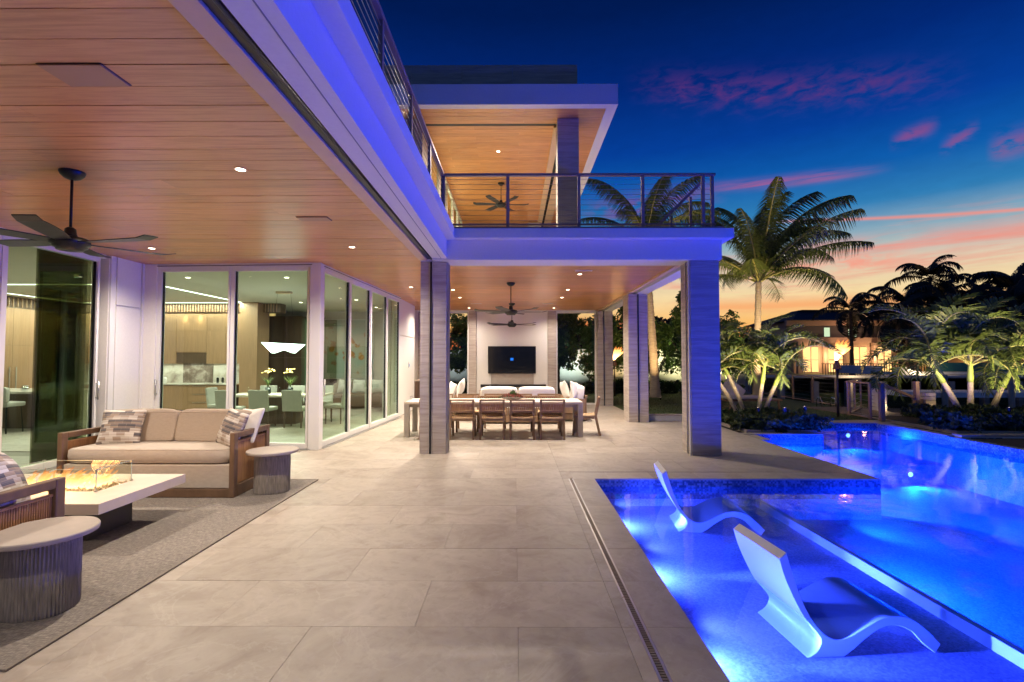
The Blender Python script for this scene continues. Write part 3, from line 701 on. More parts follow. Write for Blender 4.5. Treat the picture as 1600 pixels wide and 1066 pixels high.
# left wall, runs towards the camera
glazing((-6.50, 2.5), (-6.62, 7.92), (0, .33, .70, .985), handles={2: 1})
st3 = thing('stacked_panels', None, None); st3.parent = house
for k in range(3): ob('pane', B(-6.74 - .06 * k, -6.73 - .06 * k, 7.0 + .04 * k, 7.86, .05, GH), 'glassgreen', st3)
cp = thing('corner_wall', None, None); cp.parent = house
ob('wall_body', B(-6.75, -6.53, 7.96, 8.84, 0, H).box(-6.53, -6.28, 8.68, 8.84, 0, H), 'white', cp)
ob('wall_panel', B(-6.529, -6.505, 8.10, 8.62, 0.0, 2.42).box(-6.529, -6.505, 8.10, 8.62, 2.44, H), 'white', cp, bevel=.003)
ob('wall_trim', B(-6.529, -6.50, 7.97, 8.07, 0, H).box(-6.529, -6.49, 8.64, 8.68, 0, H), 'frame', cp)
# pier past the glass run
pw = thing('end_pier', None, None); pw.parent = house
ob('wall_body', B(-3.34, -3.16, 13.5, 15.7, 0, H), 'cream', pw)
ob('wall_panel', B(-3.158, -3.135, 13.56, 15.64, 0, 2.20).box(-3.158, -3.135, 13.56, 15.64, 2.22, H), 'white', pw, bevel=.003)
t = thing('thermostat', 'small blue-lit thermostat on the white pier past the glass doors', 'thermostat', (-3.135, 14.75, 1.38))
ob('housing', B(0.001, .02, -.05, .05, -.08, .08), 'frame', t); ob('display', B(.0205, .023, -.03, .03, -.05, .04), emis('thermostat_display', (.2, .45, .9), .8), t)
t = thing('hose_tap', 'brass wall tap low on the white pier past the glass doors', 'tap', (-3.135, 15.0, .42))
ob('spout', MB().tube([(0.001, 0, 0), (.09, 0, 0), (.11, 0, -.05)], .014, 8), 'steel', t); ob('wheel', MB().lathe([(.03, .03), (.03, .04)], 12, .06), 'steel', t)
# rear stone wall section with outdoor kitchen
ob('rear_wall', B(-6.5, -2.55, 17.4, 17.6, 0, H), 'stone', house)
t = thing('outdoor_counter', 'taupe outdoor kitchen counter against the rear stone wall', 'counter', (-3.2, 16.9, 0))
ob('counter_body', B(-.5, .5, -.3, .3, 0.08, .82), 'darkbase', t); ob('counter_top', B(-.53, .53, -.33, .33, .82, .87), 'pale_conc', t); ob('plinth', B(-.45, .45, -.25, .25, 0, .08), 'track', t)
ob('door_panel', B(-.48, -.01, -.32, -.301, .1, .8).box(.01, .48, -.32, -.301, .1, .8), 'cabdark', t)

# media wall between the rear stone columns
mw = thing('media_wall', None, None); mw.parent = house
ob('wall_body', B(-1.30, 1.13, 17.06, 17.4, 0, 3.2), 'white', mw)
ob('recess_panel', B(-.80, .65, 17.035, 17.058, .66, 1.08), 'concrete', mw)
ob('mantel', B(-1.15, 1.06, 16.88, 17.057, .60, .70), 'track', mw, bevel=.004)
ob('hearth', B(-1.2, 1.1, 16.86, 17.057, .05, .52), 'pale_conc', mw)
t = thing('television', 'large black flat television with small blue logo on the media wall', 'television', (-.09, 17.03, 1.53))
ob('screen', B(-.80, .80, -.055, -.05, -.45, .45), 'tv', t); ob('casing', B(-.815, .815, -.049, -.004, -.465, .465), 'metal_blk', t, bevel=.004)
ob('logo', MB().tube([(-.05, -.0565, .02), (.05, -.0565, .02)], .045, 10), 'screenlogo', t)
t.children[-1].scale = (1, .02, 1); t.children[-1].location = (0, -.055, 0)
# window frames right and left of the media wall
for x0, x1 in ((1.42, 2.80), (-2.5, -1.57)):
    d = thing('window', None, None); d.parent = house
    ob('frame', B(x0, x0 + .05, 17.1, 17.18, 0, 3.2).box(x1 - .05, x1, 17.1, 17.18, 0, 3.2).box(x0 + .05, x1 - .05, 17.1, 17.18, 3.13, 3.2).box(x0 + .05, x1 - .05, 17.1, 17.18, 0, .06), 'frame', d)
    ob('pane', B(x0 + .05, x1 - .05, 17.135, 17.145, .06, 3.13), 'glassthin', d)
t = thing('terrace_kerb', 'low white kerb step between the pavilion columns and the lawn', 'kerb')
ob('kerb_block', B(3.32, 4.72, 12.68, 12.86, -.02, .13), 'white', t, bevel=.005); ob('kerb_cap', B(3.31, 4.74, 12.66, 12.88, .131, .15), 'pale_conc', t)

# ------------------------------------------------------------------ balcony railings
RZ0, RZ1 = 3.70, 4.58
def railing(name, A, Bp, n, z0, z1, label, cat='railing', cables=9, mtl='rail', ps=.05):
    A = Vector(A + (0,)); Bp = Vector(Bp + (0,)); d = Bp - A; L = d.length; t = thing(name, label, cat, (A.x, A.y, z0), math.atan2(d.y, d.x)); h = z1 - z0
    xs = n if isinstance(n, (list, tuple)) else [L * i / n for i in range(n + 1)]
    pmx = None
    for x in xs:
        p = ob('post', B(x - ps / 2, x + ps / 2, -.02, .02, 0, h - .04), mtl, t, bevel=.003) if pmx is None else link('post', pmx, t, (x - xs[0], 0, 0))
        if pmx is None: pmx = p.data
    ob('top_rail', B(-.03, L + .03, -.035, .035, h - .04, h), mtl, t, bevel=.004); ob('bottom_rail', B(-.03, L + .03, -.02, .02, .03, .055), mtl, t)
    for i in range(cables):
        z = .11 + (h - .2) * i / (cables - 1)
        ob('cable', MB().tube([(0, 0, z), (L, 0, z)], .0035, 5), 'cable', t, smooth=True)
    return t
railing('balcony_railing', (-1.18, -4.44), (-1.18, 8.06), 10, RZ0, RZ1, 'bronze cable railing along the balcony edge above the sitting area')
railing('balcony_railing', (-1.18, 8.06), (3.24, 8.06), [.02, 1.07, 2.23, 3.27, 4.25, 4.40], RZ0, RZ1, 'bronze cable railing across the front balcony over the dining pavilion')
t = thing('stair_handrail', 'sloping bronze handrail of the outside stair behind the front balcony railing', 'handrail')
ob('sloping_rail', MB().beam((3.12, 8.3, 4.50), (2.35, 8.3, 3.74), .045, .045, (0, 1, 0)), 'rail', t)
for x_ in (2.62, 2.95): ob('post', B(x_ - .02, x_ + .02, 8.28, 8.32, 3.68, 3.66 + (x_ - 2.35) * .987 + .02), 'rail', t)
railing('balcony_railing', (-1.85, 12.2), (-1.85, 16.5), 3, 3.70, 4.6, 'inner cable railing on the upper terrace beside the upstairs sliding doors')

# ------------------------------------------------------------------ downlights
def downlight(x, y, z, lab, power=W_DOWN, spot=150, grp='recessed downlights in the timber ceilings', col=WARM, first=[None]):
    if first[0] is None:
        t = thing('downlight', lab, 'ceiling light', (x, y, z), 0, grp)
        ob('trim', MB().lathe([(.055, -.001), (.055, -.006), (.045, -.006), (.042, -.001)], 24), 'beamwood', t)
        ob('lens', MB().lathe([(.040, -.0045), (.030, -.006)], 20), 'lens', t)
        first[0] = t
    else:
        t = dup(first[0], (x, y, z), 0, lab, grp)
        for c in list(t.children):
            if c.type == 'LIGHT': bpy.data.objects.remove(c)
    lamp('SPOT', t, (0, 0, -.02), power, col, spot=spot, blend=1.0, radius=.03)
    return t
for x, y, k, lb in ((-2.41, 4.32, .9, 'downlight above the right arm of the sofa group, nearest the camera'), (-2.42, 7.36, 1, 'downlight in front of the glass corner of the house'),
                 (-5.46, 7.43, 1, 'downlight beside the fan, in front of the white corner wall'), (-5.46, 4.32, 1, 'downlight left of the fan, outside the frame'),
                 (-2.41, 1.28, .36, 'downlight overhead behind the camera line, right'), (-5.46, 1.28, .4, 'downlight overhead behind the camera line, left'), (-2.41, -1.8, .3, 'downlight far behind the camera')):
    downlight(x, y, H, lb, W_DOWN * k)
nm = ('front', 'second', 'third', 'rear')
for i, (y, k) in enumerate(((9.75, 1), (11.95, 1), (13.45, 1), (16.2, .38))):
    downlight(1.28, y, H, '%s downlight of the right-hand row over the dining pavilion' % nm[i], W_DOWN * k)
    downlight(-1.48, y, H, '%s downlight of the left-hand row over the dining pavilion' % nm[i], W_DOWN * k)
downlight(-2.4, 11.5, H, 'downlight over the passage beside the glass doors', W_DOWN * .7); downlight(-2.4, 15.2, H, 'downlight at the far end of the passage', W_DOWN * .6)
downlight(-.40, 12.1, U, 'bright downlight in the upstairs timber ceiling, in front of the fan', W_DOWN * 3.2, 165)
downlight(-.41, 16.1, U, 'downlight in the upstairs timber ceiling, behind the fan', W_DOWN * 3.0, 165)

# ------------------------------------------------------------------ ceiling fans
def fan(x, y, z, drop, rr, a0, lab, first=[None]):
    if first[0] is None:
        t = thing('ceiling_fan', lab, 'ceiling fan', (x, y, z), 0, 'black six-blade ceiling fans')
        ob('canopy', MB().lathe([(.095, 0), (.095, -.012), (.085, -.035), (.06, -.06), (.025, -.075)], 28), 'metal_blk', t, smooth=True)
        ob('rod', MB().tube([(0, 0, -.07), (0, 0, -.62 + .08)], .011, 10), 'metal_blk', t, smooth=True)
        ob('collar', MB().lathe([(.02, -.50), (.04, -.515), (.045, -.56), (.055, -.585)], 20), 'metal_blk', t, smooth=True)
        ob('motor', MB().lathe([(.06, -.585), (.13, -.60), (.145, -.62), (.145, -.655), (.125, -.665), (.125, -.68), (.10, -.69), (.095, -.705), (.02, -.71)], 36), 'metal_blk', t, smooth=True)
        blade = MB(); secs = []
        for i in range(9):
            u = i / 8; r_ = .12 + u * (.80 - .12); wd = .055 + .028 * math.sin(u * math.pi * .8); tw = R(16 - 6 * u); zc = -.635 + .012 * u
            sw = .012 * math.sin(u * math.pi)
            for s_ in (-1, 1):
                for q in (-1, 1):
                    blade.v.append((r_, sw + s_ * wd * math.cos(tw), zc + s_ * wd * math.sin(tw) * .55 + q * .004 + (.02 if u == 1 else 0)))
            if i:
                o = 4 * (i - 1)
                for a_, b_ in ((0, 1), (1, 3), (3, 2), (2, 0)): blade.f.append((o + a_, o + b_, o + 4 + b_, o + 4 + a_))
        blade.f += [(0, 1, 3, 2), (32, 34, 35, 33)]
        bme = blade.mesh('blade', M['metal_blk'])
        for k in range(6):
            b = link('blade', bme, t, (0, 0, 0), (0, 0, R(60 * k)))
        first[0] = t
    else:
        t = dup(first[0], (x, y, z), 0, lab)
    t.rotation_euler = (0, 0, R(a0)); return t
fan(-3.94, 4.37, H, .62, .79, -7, 'black ceiling fan hanging over the sofa and fire table')
fan(-.08, 10.86, H, .62, .75, 12, 'black ceiling fan over the outdoor dining table')
fan(-.08, 14.9, H, .66, .69, 28, 'black ceiling fan over the pavilion sofas, in front of the television wall')
fan(-.39, 14.3, U, .6, .7, 4, 'black ceiling fan under the upstairs timber ceiling')

# =================================================================== SITTING AREA
rug = thing('area_rug', 'large grey woven outdoor rug under the sofa and fire table', 'rug', (-4.5, 4.49, 0))
ob('pile', B(-1.96, 1.96, -1.95, 1.95, .0005, .010), 'rug', rug)
ob('border_hem', B(-1.98, 1.98, -1.97, -1.951, .0005, .012).box(-1.98, 1.98, 1.951, 1.97, .0005, .012).box(-1.98, -1.961, -1.951, 1.951, .0005, .012).box(1.961, 1.98, -1.951, 1.951, .0005, .012), mat('rug_hem', (.20, .175, .15), .9), rug)
RG = .012
def pfn(x, y, z):      # pillow pinch: fat centre, thin edges, pointed corners
    e = max(0, 1 - .82 * (x * x + y * y) * .5) ; q = 1 + .07 * (abs(x * y)); k = (1 - x * x * .9) * (1 - y * y * .9)
    return x * q * (1 - .05 * (1 - y * y)), y * q * (1 - .05 * (1 - x * x)), z * (.12 + .88 * max(k, 0) ** .45)
def pillow_mesh(w_, h_, d_, m_): return MB().superell(0, 0, 0, w_ / 2, h_ / 2, d_ / 2, .75, .16, 16, 48, pfn).mesh('pillow', M[m_], True)
def soft(w_, d_, h_, cx, cy, cz, wob=.012, seed=0):
    rr = random.Random(seed)
    a1, a2 = rr.uniform(2, 4), rr.uniform(2, 4)
    def fn(x, y, z):
        return x, y, z * (1 + .10 * (1 - x * x) * (1 - y * y)) + wob / h_ * math.sin(a1 * x + seed) * math.cos(a2 * y)
    return MB().superell(cx, cy, cz, w_ / 2, d_ / 2, h_ / 2, .28, .14, 14, 44, fn)
def piping(o, w_, d_, h_, c=(0, 0, 0), m_='fabric2'):
    mb = MB()
    for zs in (-1, 1):
        pts = []
        for j in range(49):
            v = -math.pi + 2 * math.pi * j / 48; sp = lambda t, e: math.copysign(abs(t) ** e, t)
            pts.append((c[0] + w_ / 2 * .972 * sp(math.cos(v), .14), c[1] + d_ / 2 * .972 * sp(math.sin(v), .14), c[2] + zs * h_ / 2 * .80))
        mb.tube(pts, .0055, 5, cap=False)
    ob('piping', mb, m_, o, smooth=True)
def rope_panel(mb, x, y0, y1, z0, z1, step=.0165, r=.0062):
    n = int((y1 - y0) / step)
    for i in range(n + 1):
        yy = y0 + i * (y1 - y0) / n; o = random.uniform(-.0015, .0015)
        mb.tube([(x + o, yy, z0), (x - o, yy, z1)], r, 6, cap=False)
    return mb
def arm(root, sx, D, top=.715):
    "side frame of the sofa, outer face at x = sx, width .055"
    s_ = 1 if sx > 0 else -1; xo, xi = sorted((sx, sx - s_ * .06))
    f = MB().box(xo, xi, 0, .075, .0, top).box(xo, xi, D - .075, D, 0, top - .005)
    f.box(xo + .001, xi - .001, .075, D - .075, top - .065, top - .001).box(xo + .001, xi - .001, .075, D - .075, 0.001, .13)
    a = ob('arm_frame', f, 'teakdark', root, bevel=.009)
    pan = rope_panel(MB(), sx - s_ * .03, .082, D - .082, .135, top - .115)
    pan.box(sx - s_ * .042, sx - s_ * .018, .076, D - .076, top - .118, top - .100) if s_ < 0 else pan.box(sx - .042, sx - .018, .076, D - .076, top - .118, top - .100)
    p = ob('rope_panel', pan, 'weave', a); tag(p, kind='stuff')
def sofa(loc, rz, W, D, label):
    t = thing('sofa', label, 'sofa', loc, rz); h = W / 2
    arm(t, h, D); arm(t, -h, D)
    ob('plinth', B(-h + .06, h - .06, .012, D - .01, .0, .095), 'teakdark', t, bevel=.005)
    ob('seat_base', B(-h + .062, h - .062, .018, D - .02, .097, .365), 'fabric2', t, bevel=.012)
    ob('back_frame', B(-h + .062, h - .062, D - .075, D - .012, .366, .66), 'teakdark', t, bevel=.006)
    sc_ = ob('seat_cushion', soft(W - .13, D - .09, .175, 0, .01 + (D - .09) / 2, .455, .006, 1), 'fabric2', t, smooth=True)
    piping(sc_, W - .13, D - .09, .175, (0, .01 + (D - .09) / 2, .455))
    wc = (W - .14) / 2
    for k, sx in enumerate((-1, 1)):
        o = ob('back_cushion', soft(wc, .20, .42, 0, 0, 0, .01, 3 + k), 'fabric', t, smooth=True)
        piping(o, wc, .20, .42, m_='fabric'); o.location = (sx * wc / 2, D - .22, .70); o.rotation_euler = (R(-14), R(1.0 * sx), 0)
    return t
SX, SY, SW, SD = -4.11, 5.58, 1.99, .80
sofa((SX, SY, RG), 0, SW, SD, 'two-seat sofa with teak arms and oatmeal cushions facing the fire table')
pl = pillow_mesh(.47, .42, .19, 'pillow')
def pillow(lab, loc, rot, me=pl, grp='patchwork throw pillows'):
    o = link('throw_pillow', me, None, loc, rot); return tag(o, lab, 'pillow', grp)
pillow('patchwork striped pillow at the left end of the sofa', (-4.70, 5.98, .735), (R(72), R(0), R(6)))
pillow('patchwork striped pillow leaning on the right arm of the sofa', (-3.33, 5.90, .735), (R(70), R(6), R(-38)))
pillow('plain pale grey pillow tucked behind the patchwork one at the sofa right end', (-3.27, 6.14, .74), (R(68), R(-4), R(-30)), pillow_mesh(.44, .42, .16, 'whitefab'))
t = sofa((-4.14, 3.52, RG), R(180), 1.99, .80, 'near sofa of teak and brown rope, cut by the left edge of the frame')
pillow('blue and white striped pillow on the near sofa at the left edge of the frame', (-3.40, 3.33, .74), (R(66), R(10), R(120)))
# round side tables
def side_table(loc, lab, rz):
    t = thing('side_table', lab, 'side table', loc, rz, 'round side tables with carved drum bases')
    ob('table_top', MB().lathe([(.262, .447), (.278, .451), (.282, .462), (.282, .476), (.277, .482), (.02, .482)], 72), 'concrete', t, smooth=False, bevel=.0)
    b = MB(); n = 132; prof = [(.186, 0), (.190, .02), (.190, .40), (.184, .425), (.12, .428)]
    o = len(b.v)
    for r_, z in prof:
        for k in range(n):
            a = 2 * math.pi * k / n; sup = (abs(math.cos(a)) ** 3.2 + abs(math.sin(a)) ** 3.2) ** (-1 / 3.2)
            rr = r_ * (.55 + .45 * sup) * 1.0 + (.0038 if k % 2 else -.0038) * (r_ > .15) + random.uniform(-.0012, .0012)
            b.v.append((rr * math.cos(a) * 1.0, rr * math.sin(a) * .86, z))
    for i in range(len(prof) - 1):
        for k in range(n): b.f.append((o + i * n + k, o + i * n + (k + 1) % n, o + (i + 1) * n + (k + 1) % n, o + (i + 1) * n + k))
    b.f.append(tuple(o + (len(prof) - 1) * n + k for k in range(n)))
    ob('drum_base', b, 'barkbase', t)
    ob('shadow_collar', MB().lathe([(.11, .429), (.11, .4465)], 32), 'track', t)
    return t
side_table((-2.83, 5.87, RG), 'round side table with carved charcoal drum base beside the sofa right arm', R(20))
side_table((-2.93, 3.12, RG), 'round side table with carved charcoal drum base in the near left corner', R(10))
# fire table
ft = thing('fire_table', 'low pale concrete fire table burning behind a glass guard', 'fire table', (-4.1, 4.52, RG))
tp = MB(); x0, x1, y0, y1 = -1.05, .79, -.52, .53; z0, z1 = .30, .385
bx = (-.36, .455, -.135, .225)     # burner hole x0,x1,y0,y1
for r in ((x0, bx[0], y0, y1), (bx[1], x1, y0, y1)): tp.box(*r, z0, z1)
tp.box(bx[0], bx[1], y0, bx[2], z0, z1).box(bx[0], bx[1], bx[3], y1, z0, z1)
ob('table_top', tp, 'pale_conc', ft)
ob('pedestal', B(-.8, .47, -.25, .26, .0, .298), 'darkbase', ft, bevel=.004)
ob('fire_tray', B(bx[0] + .001, bx[1] - .001, bx[2] + .001, bx[3] - .001, .30, .355), 'track', ft)
rr = random.Random(3); gm = MB()
for i in range(900):
    x, y, s_ = rr.uniform(bx[0] + .02, bx[1] - .02), rr.uniform(bx[2] + .02, bx[3] - .02), rr.uniform(.006, .013)
    m_ = Matrix.Translation((x, y, .362 + rr.uniform(0, .018))) @ Matrix.Rotation(rr.uniform(0, 3), 4, (rr.random(), rr.random(), rr.random() + .1))
    gm.box(-s_, s_, -s_, s_, -s_ * .7, s_ * .7, m_)
tag(ob('fire_glass', gm, mat('amber_chips', (.5, .38, .22), .3, var=.7, scale=70), ft), kind='stuff')
gg = (bx[0] - .015, bx[1] + .005, bx[2] - .02, bx[3] + .02)
for nm_, r in (('g', (gg[0], gg[1], gg[2], gg[2] + .006)), ('g', (gg[0], gg[1], gg[3] - .006, gg[3])), ('g', (gg[0], gg[0] + .006, gg[2] + .007, gg[3] - .007)), ('g', (gg[1] - .006, gg[1], gg[2] + .007, gg[3] - .007))):
    ob('glass_guard', B(*r, .392, .575), 'glassthin', ft)
cm = MB()
for cx_, cy_ in ((gg[0], gg[2]), (gg[1], gg[2]), (gg[0], gg[3]), (gg[1], gg[3])):
    for z in (.388, .568): cm.box(cx_ - .010, cx_ + .010, cy_ - .010, cy_ + .010, z, z + .012)
ob('corner_clamp', cm, 'steel', ft)
em = MB()
for r in ((gg[0], gg[1], gg[2], gg[2] + .006), (gg[0], gg[1], gg[3] - .006, gg[3]), (gg[0], gg[0] + .006, gg[2] + .007, gg[3] - .007), (gg[1] - .006, gg[1], gg[2] + .007, gg[3] - .007)): em.box(*r, .5752, .5775)
for cx_, cy_ in ((gg[1], gg[2]), (gg[1], gg[3]), (gg[0], gg[2])): em.box(cx_ - .002, cx_ + .003, cy_ - .003, cy_ + .003, .40, .567)
ob('glass_edge', em, mat('pale_green_glass_edge', (.35, .45, .42), .2), ft)
fm = MB(); rr = random.Random(11)
for i in range(90):
    x = rr.uniform(bx[0] + .06, bx[1] - .12); y = rr.uniform(-.05, .14); h_ = rr.uniform(.07, .20) * (1 - .25 * abs(x)); r0 = rr.uniform(.010, .024)
    pts = []; rs = []; dx = rr.uniform(.02, .13); ph = rr.uniform(0, 6)
    for k in range(8):
        u = k / 7; pts.append((x + dx * u * u + .012 * math.sin(ph + 5 * u), y + .012 * math.cos(ph + 4 * u), .375 + h_ * u)); rs.append(max(.001, r0 * (1 - u) ** .7 * (.7 + 1.2 * u)))
    fm.tube(pts, rs, 7, cap=False)
ob('flames', fm, 'flame', ft, smooth=True)
lamp('POINT', ft, (.05, .04, .50), 26, (1, .45, .14), radius=.12)

# =================================================================== OUTDOOR DINING
def dining_chair(loc, rz, lab, first=[None]):
    if first[0] is not None: return dup(first[0], loc, rz, lab)
    t = thing('dining_chair', lab, 'chair', loc, rz, 'teak chairs round the outdoor dining table')
    w_, d_ = .245, .24     # half sizes; faces +y
    for s_ in (-1, 1):
        x = s_ * (w_ - .02)
        rear = MB().beam((x, -d_ - .05, 0.0), (x, -d_ + .035, .40), .038, .050, (0, 1, 0)).beam((x, -d_ + .035, .39), (x, -d_ - .045, .775), .038, .046, (0, 1, 0))
        ob('leg', rear, 'teak', t)
        ob('leg', MB().beam((x, d_ + .01, 0), (x, d_ - .03, .41), .038, .046, (0, 1, 0)), 'teak', t)
        ob('side_rail', B(x - .016, x + .016, -d_ + .06, d_ - .06, .345, .40), 'teak', t)
    ob('front_rail', B(-w_ + .04, w_ - .04, d_ - .05, d_ - .01, .35, .40), 'teak', t)
    ob('rear_rail', B(-w_ + .04, w_ - .04, -d_ + .02, -d_ + .05, .35, .40), 'teak', t)
    st_ = MB(); nx = 14
    for i in range(12):     # woven seat, dipping in the middle
        a = -w_ + .035 + i * (2 * w_ - .07) / 11
        st_.tube([(a, -d_ + .05, .41), (a, -.06, .395 - .012 * math.cos(a * 6)), (a, .1, .398 - .012 * math.cos(a * 6)), (a, d_ - .02, .413)], .0205, 6)
    tag(ob('woven_seat', st_, mat('pale_rope_seat', (.52, .36, .20), .7, var=.15, scale=30), t), kind='stuff')
    ob('top_rail', MB().beam((-w_ + .02, -d_ - .042, .762), (w_ - .02, -d_ - .042, .762), .03, .026, (0, 1, 0)), 'teak', t)
    ob('lower_rail', MB().beam((-w_ + .03, -d_ + .003, .535), (w_ - .03, -d_ + .003, .535), .03, .026, (0, 1, 0)), 'teak', t)
    bk = MB()
    for i in range(24):
        a = -w_ + .045 + i * (2 * w_ - .09) / 23
        bk.tube([(a, -d_ - .002, .535), (a + random.uniform(-.003, .003), -d_ - .028, .68)], .0085, 6, cap=False)
        bk.tube([(a, -d_ - .028, .68), (a, -d_ - .044, .76)], .004, 5, cap=False)
    tag(ob('rope_back', bk, 'weave', t), kind='stuff')
    first[0] = t; return t
dt = thing('dining_table', 'long pale stone-topped outdoor dining table set under the pavilion fan', 'table', (-.42, 10.42, 0))
ob('table_top', B(-1.78, 1.78, -.46, .46, .655, .70), 'pale_conc', dt, bevel=.004)
for x_ in (-1.73, 1.73):
    for y_ in (-.41, .41): ob('leg', B(x_ - .05, x_ + .05, y_ - .05, y_ + .05, 0, .654), 'concrete', dt, bevel=.004)
    ob('end_rail', B(x_ - .03, x_ + .03, -.359, .359, .58, .654), 'concrete', dt)
ob('apron', B(-1.679, 1.679, -.40, -.37, .59, .654).box(-1.679, 1.679, .37, .40, .59, .654), 'concrete', dt)
for i, x_ in enumerate((-1.60, -1.02, -.435, .148, .732)):
    dining_chair((x_, 9.96, 0), 0, ('teak rope-back chair hidden behind the stone column, near side of the table', 'first visible teak rope-back chair from the left column, near side of the table', 'second teak rope-back chair from the left column, near side of the table', 'third teak rope-back chair from the left column, near side of the table', 'rightmost teak rope-back chair on the near side of the table')[i])
for i, x_ in enumerate((-1.60, -1.02, -.435, .148, .732)):
    dining_chair((x_ + random.uniform(-.02, .02), 10.96, 0), R(180 + random.uniform(-3, 3)), 'rope-back chair on the far side of the dining table, %s' % ('hidden at the left end', 'second from the left', 'behind the succulents', 'just right of the succulents', 'at the right end')[i])
dining_chair((1.47, 10.42, 0), R(82), 'teak rope-back chair at the right-hand head of the outdoor dining table')
# succulent centrepiece
t = thing('succulent_planter', 'low bowl of red and green succulents on the outdoor dining table', 'plant', (-.05, 10.45, .70))
ob('bowl', MB().lathe([(.05, 0), (.20, .03), (.28, .06), (.27, .062), (.19, .045), (.01, .04)], 28, sy=.45), 'barkbase', t, smooth=True)
rr = random.Random(5)
for nm_, mm, n, cx_, rg, hh in (('green_rosette', 'leaf', 150, 0.02, .10, .15), ('red_rosette', 'terracotta', 260, 0, .24, .085), ('green_sprig', 'shrub', 120, -.02, .27, .06)):
    m_ = MB()
    for i in range(n):
        a = rr.uniform(0, 6.28); q = rr.random() ** .6; x, y = cx_ + math.cos(a) * q * rg, math.sin(a) * q * rg * .4; z = .04 + hh * (1 - q * q) * rr.uniform(.5, 1)
        dx, dy, s_ = rr.uniform(-.03, .03), rr.uniform(-.03, .03), rr.uniform(.01, .018)
        b = len(m_.v); m_.v += [(x - s_, y, z), (x + s_, y, z), (x + dx, y + dy, z + .045), (x, y - s_, z)]; m_.f += [(b, b + 1, b + 2), (b + 1, b + 3, b + 2), (b + 3, b, b + 2)]
    tag(ob(nm_, m_, mm, t), kind='stuff')

# pavilion lounge set ------------------------------------------------
def lounge(loc, rz, W, label, ncush, back_h=.66):
    t = thing('outdoor_sofa', label, 'sofa', loc, rz); h = W / 2; D = .86    # faces +y, back at y=0
    ob('base', B(-h, h, .0, D, .04, .19), 'teak', t, bevel=.01)
    bk = MB()
    n = int(W / .05)
    for i in range(n): bk.box(-h + .05 + i * (W - .1) / n, -h + .05 + (i + .62) * (W - .1) / n, .01, .035, .20, back_h - .03)
    tag(ob('back_slat', bk, 'teak', t), kind='stuff')
    ob('back_rail', B(-h, h, -.01, .05, back_h - .03, back_h + .015), 'teak', t, bevel=.006)
    for s_ in (-1, 1): ob('arm', B(s_ * h - .03, s_ * h + .03, .051, D, .20, .56), 'teak', t, bevel=.008)
    wc = (W - .1) / ncush
    for i in range(ncush):
        cx_ = -h + .05 + wc * (i + .5)
        ob('seat_cushion', soft(wc - .01, D - .1, .16, cx_, D / 2 + .05, .28, .004, i), 'whitefab', t, smooth=True)
        o = ob('back_cushion', soft(wc - .02, .2, .46, 0, 0, 0, .006, i + 5), 'whitefab', t, smooth=True); o.location = (cx_, .17, .64); o.rotation_euler = (R(8), 0, 0)
    return t
lounge((.08, 12.02, 0), 0, 1.92, 'outdoor sofa with two white back cushions seen from behind the dining table', 2)
lounge((1.82, 13.3, 0), R(90), 1.5, 'slatted teak armchair sofa with white pillows on the right side of the pavilion', 2, .62)
lounge((-2.0, 13.3, 0), R(-90), 1.5, 'slatted teak armchair sofa with white pillows on the left side of the pavilion', 2, .62)
wp = pillow_mesh(.45, .43, .2, 'whitefab')
for x_, y_, z_, rz_, lb in ((1.55, 12.75, .76, 60, 'white pillow standing on the right pavilion sofa, nearer one'), (1.35, 13.5, .74, 100, 'white pillow standing on the right pavilion sofa, farther one'), (-1.62, 12.8, .74, -65, 'white pillow standing on the left pavilion sofa, nearer one'), (-1.45, 13.5, .78, -95, 'white pillow standing on the left pavilion sofa, farther one')):
    o = pillow(lb, (x_, y_, z_), (R(75), R(8), R(rz_)), wp, 'white pillows in the pavilion')

# =================================================================== POOL LOUNGERS
def in_pool_lounger(loc, rz, lab):
    t = thing('pool_lounger', lab, 'lounger', loc, rz, 'white in-pool loungers on the tanning ledge')
    import itertools
    def cat(P, n=5):   # Catmull-Rom through points
        P = [P[0]] + P + [P[-1]]; out = []
        for i in range(1, len(P) - 2):
            for k in range(n):
                u = k / n; a, b, c, d = (Vector(q) for q in P[i - 1:i + 3])
                out.append(tuple(.5 * ((2 * b) + (-a + c) * u + (2 * a - 5 * b + 4 * c - d) * u * u + (-a + 3 * b - 3 * c + d) * u ** 3)))
        out.append(P[-2]); return out
    up = cat([(-.125, .665), (-.075, .50), (-.03, .37), (.04, .235), (.12, .145), (.20, .112), (.28, .125), (.38, .175), (.50, .232), (.60, .246), (.70, .225), (.80, .155), (.90, .06)])
    dn = cat([(.86, .002), (.78, .065), (.70, .145), (.60, .185), (.50, .172), (.40, .115), (.31, .045)])
    base = [(.24, .0), (.0, .0)]
    back = cat([(.0, .002), (.06, .04), (.09, .09), (.085, .13), (.045, .18), (-.02, .26), (-.09, .39), (-.145, .52), (-.175, .625)])
    poly = up + dn + base[:1] + back
    w_ = .29
    m_ = MB().prism(poly, 'y', -w_, w_)
    # hollow look under: build as shell
    me = m_.mesh('shell', M['lounger'])
    for p in me.polygons: p.use_smooth = len(p.vertices) == 4
    o = link('shell', me, t)
    tri = o.modifiers.new('tri', 'TRIANGULATE'); bv = o.modifiers.new('bevel', 'BEVEL'); bv.width = .006; bv.segments = 2; bv.limit_method = 'ANGLE'; bv.angle_limit = R(50)
    try: me.set_sharp_from_angle(angle=R(38))
    except Exception: pass
    return t
l1 = in_pool_lounger((1.84, 3.54, -.35), R(4), 'white moulded in-pool lounger on the tanning ledge, nearest the camera')
l2 = in_pool_lounger((1.84, 5.86, -.35), R(-7), 'white moulded in-pool lounger on the tanning ledge, by the rear pool wall')

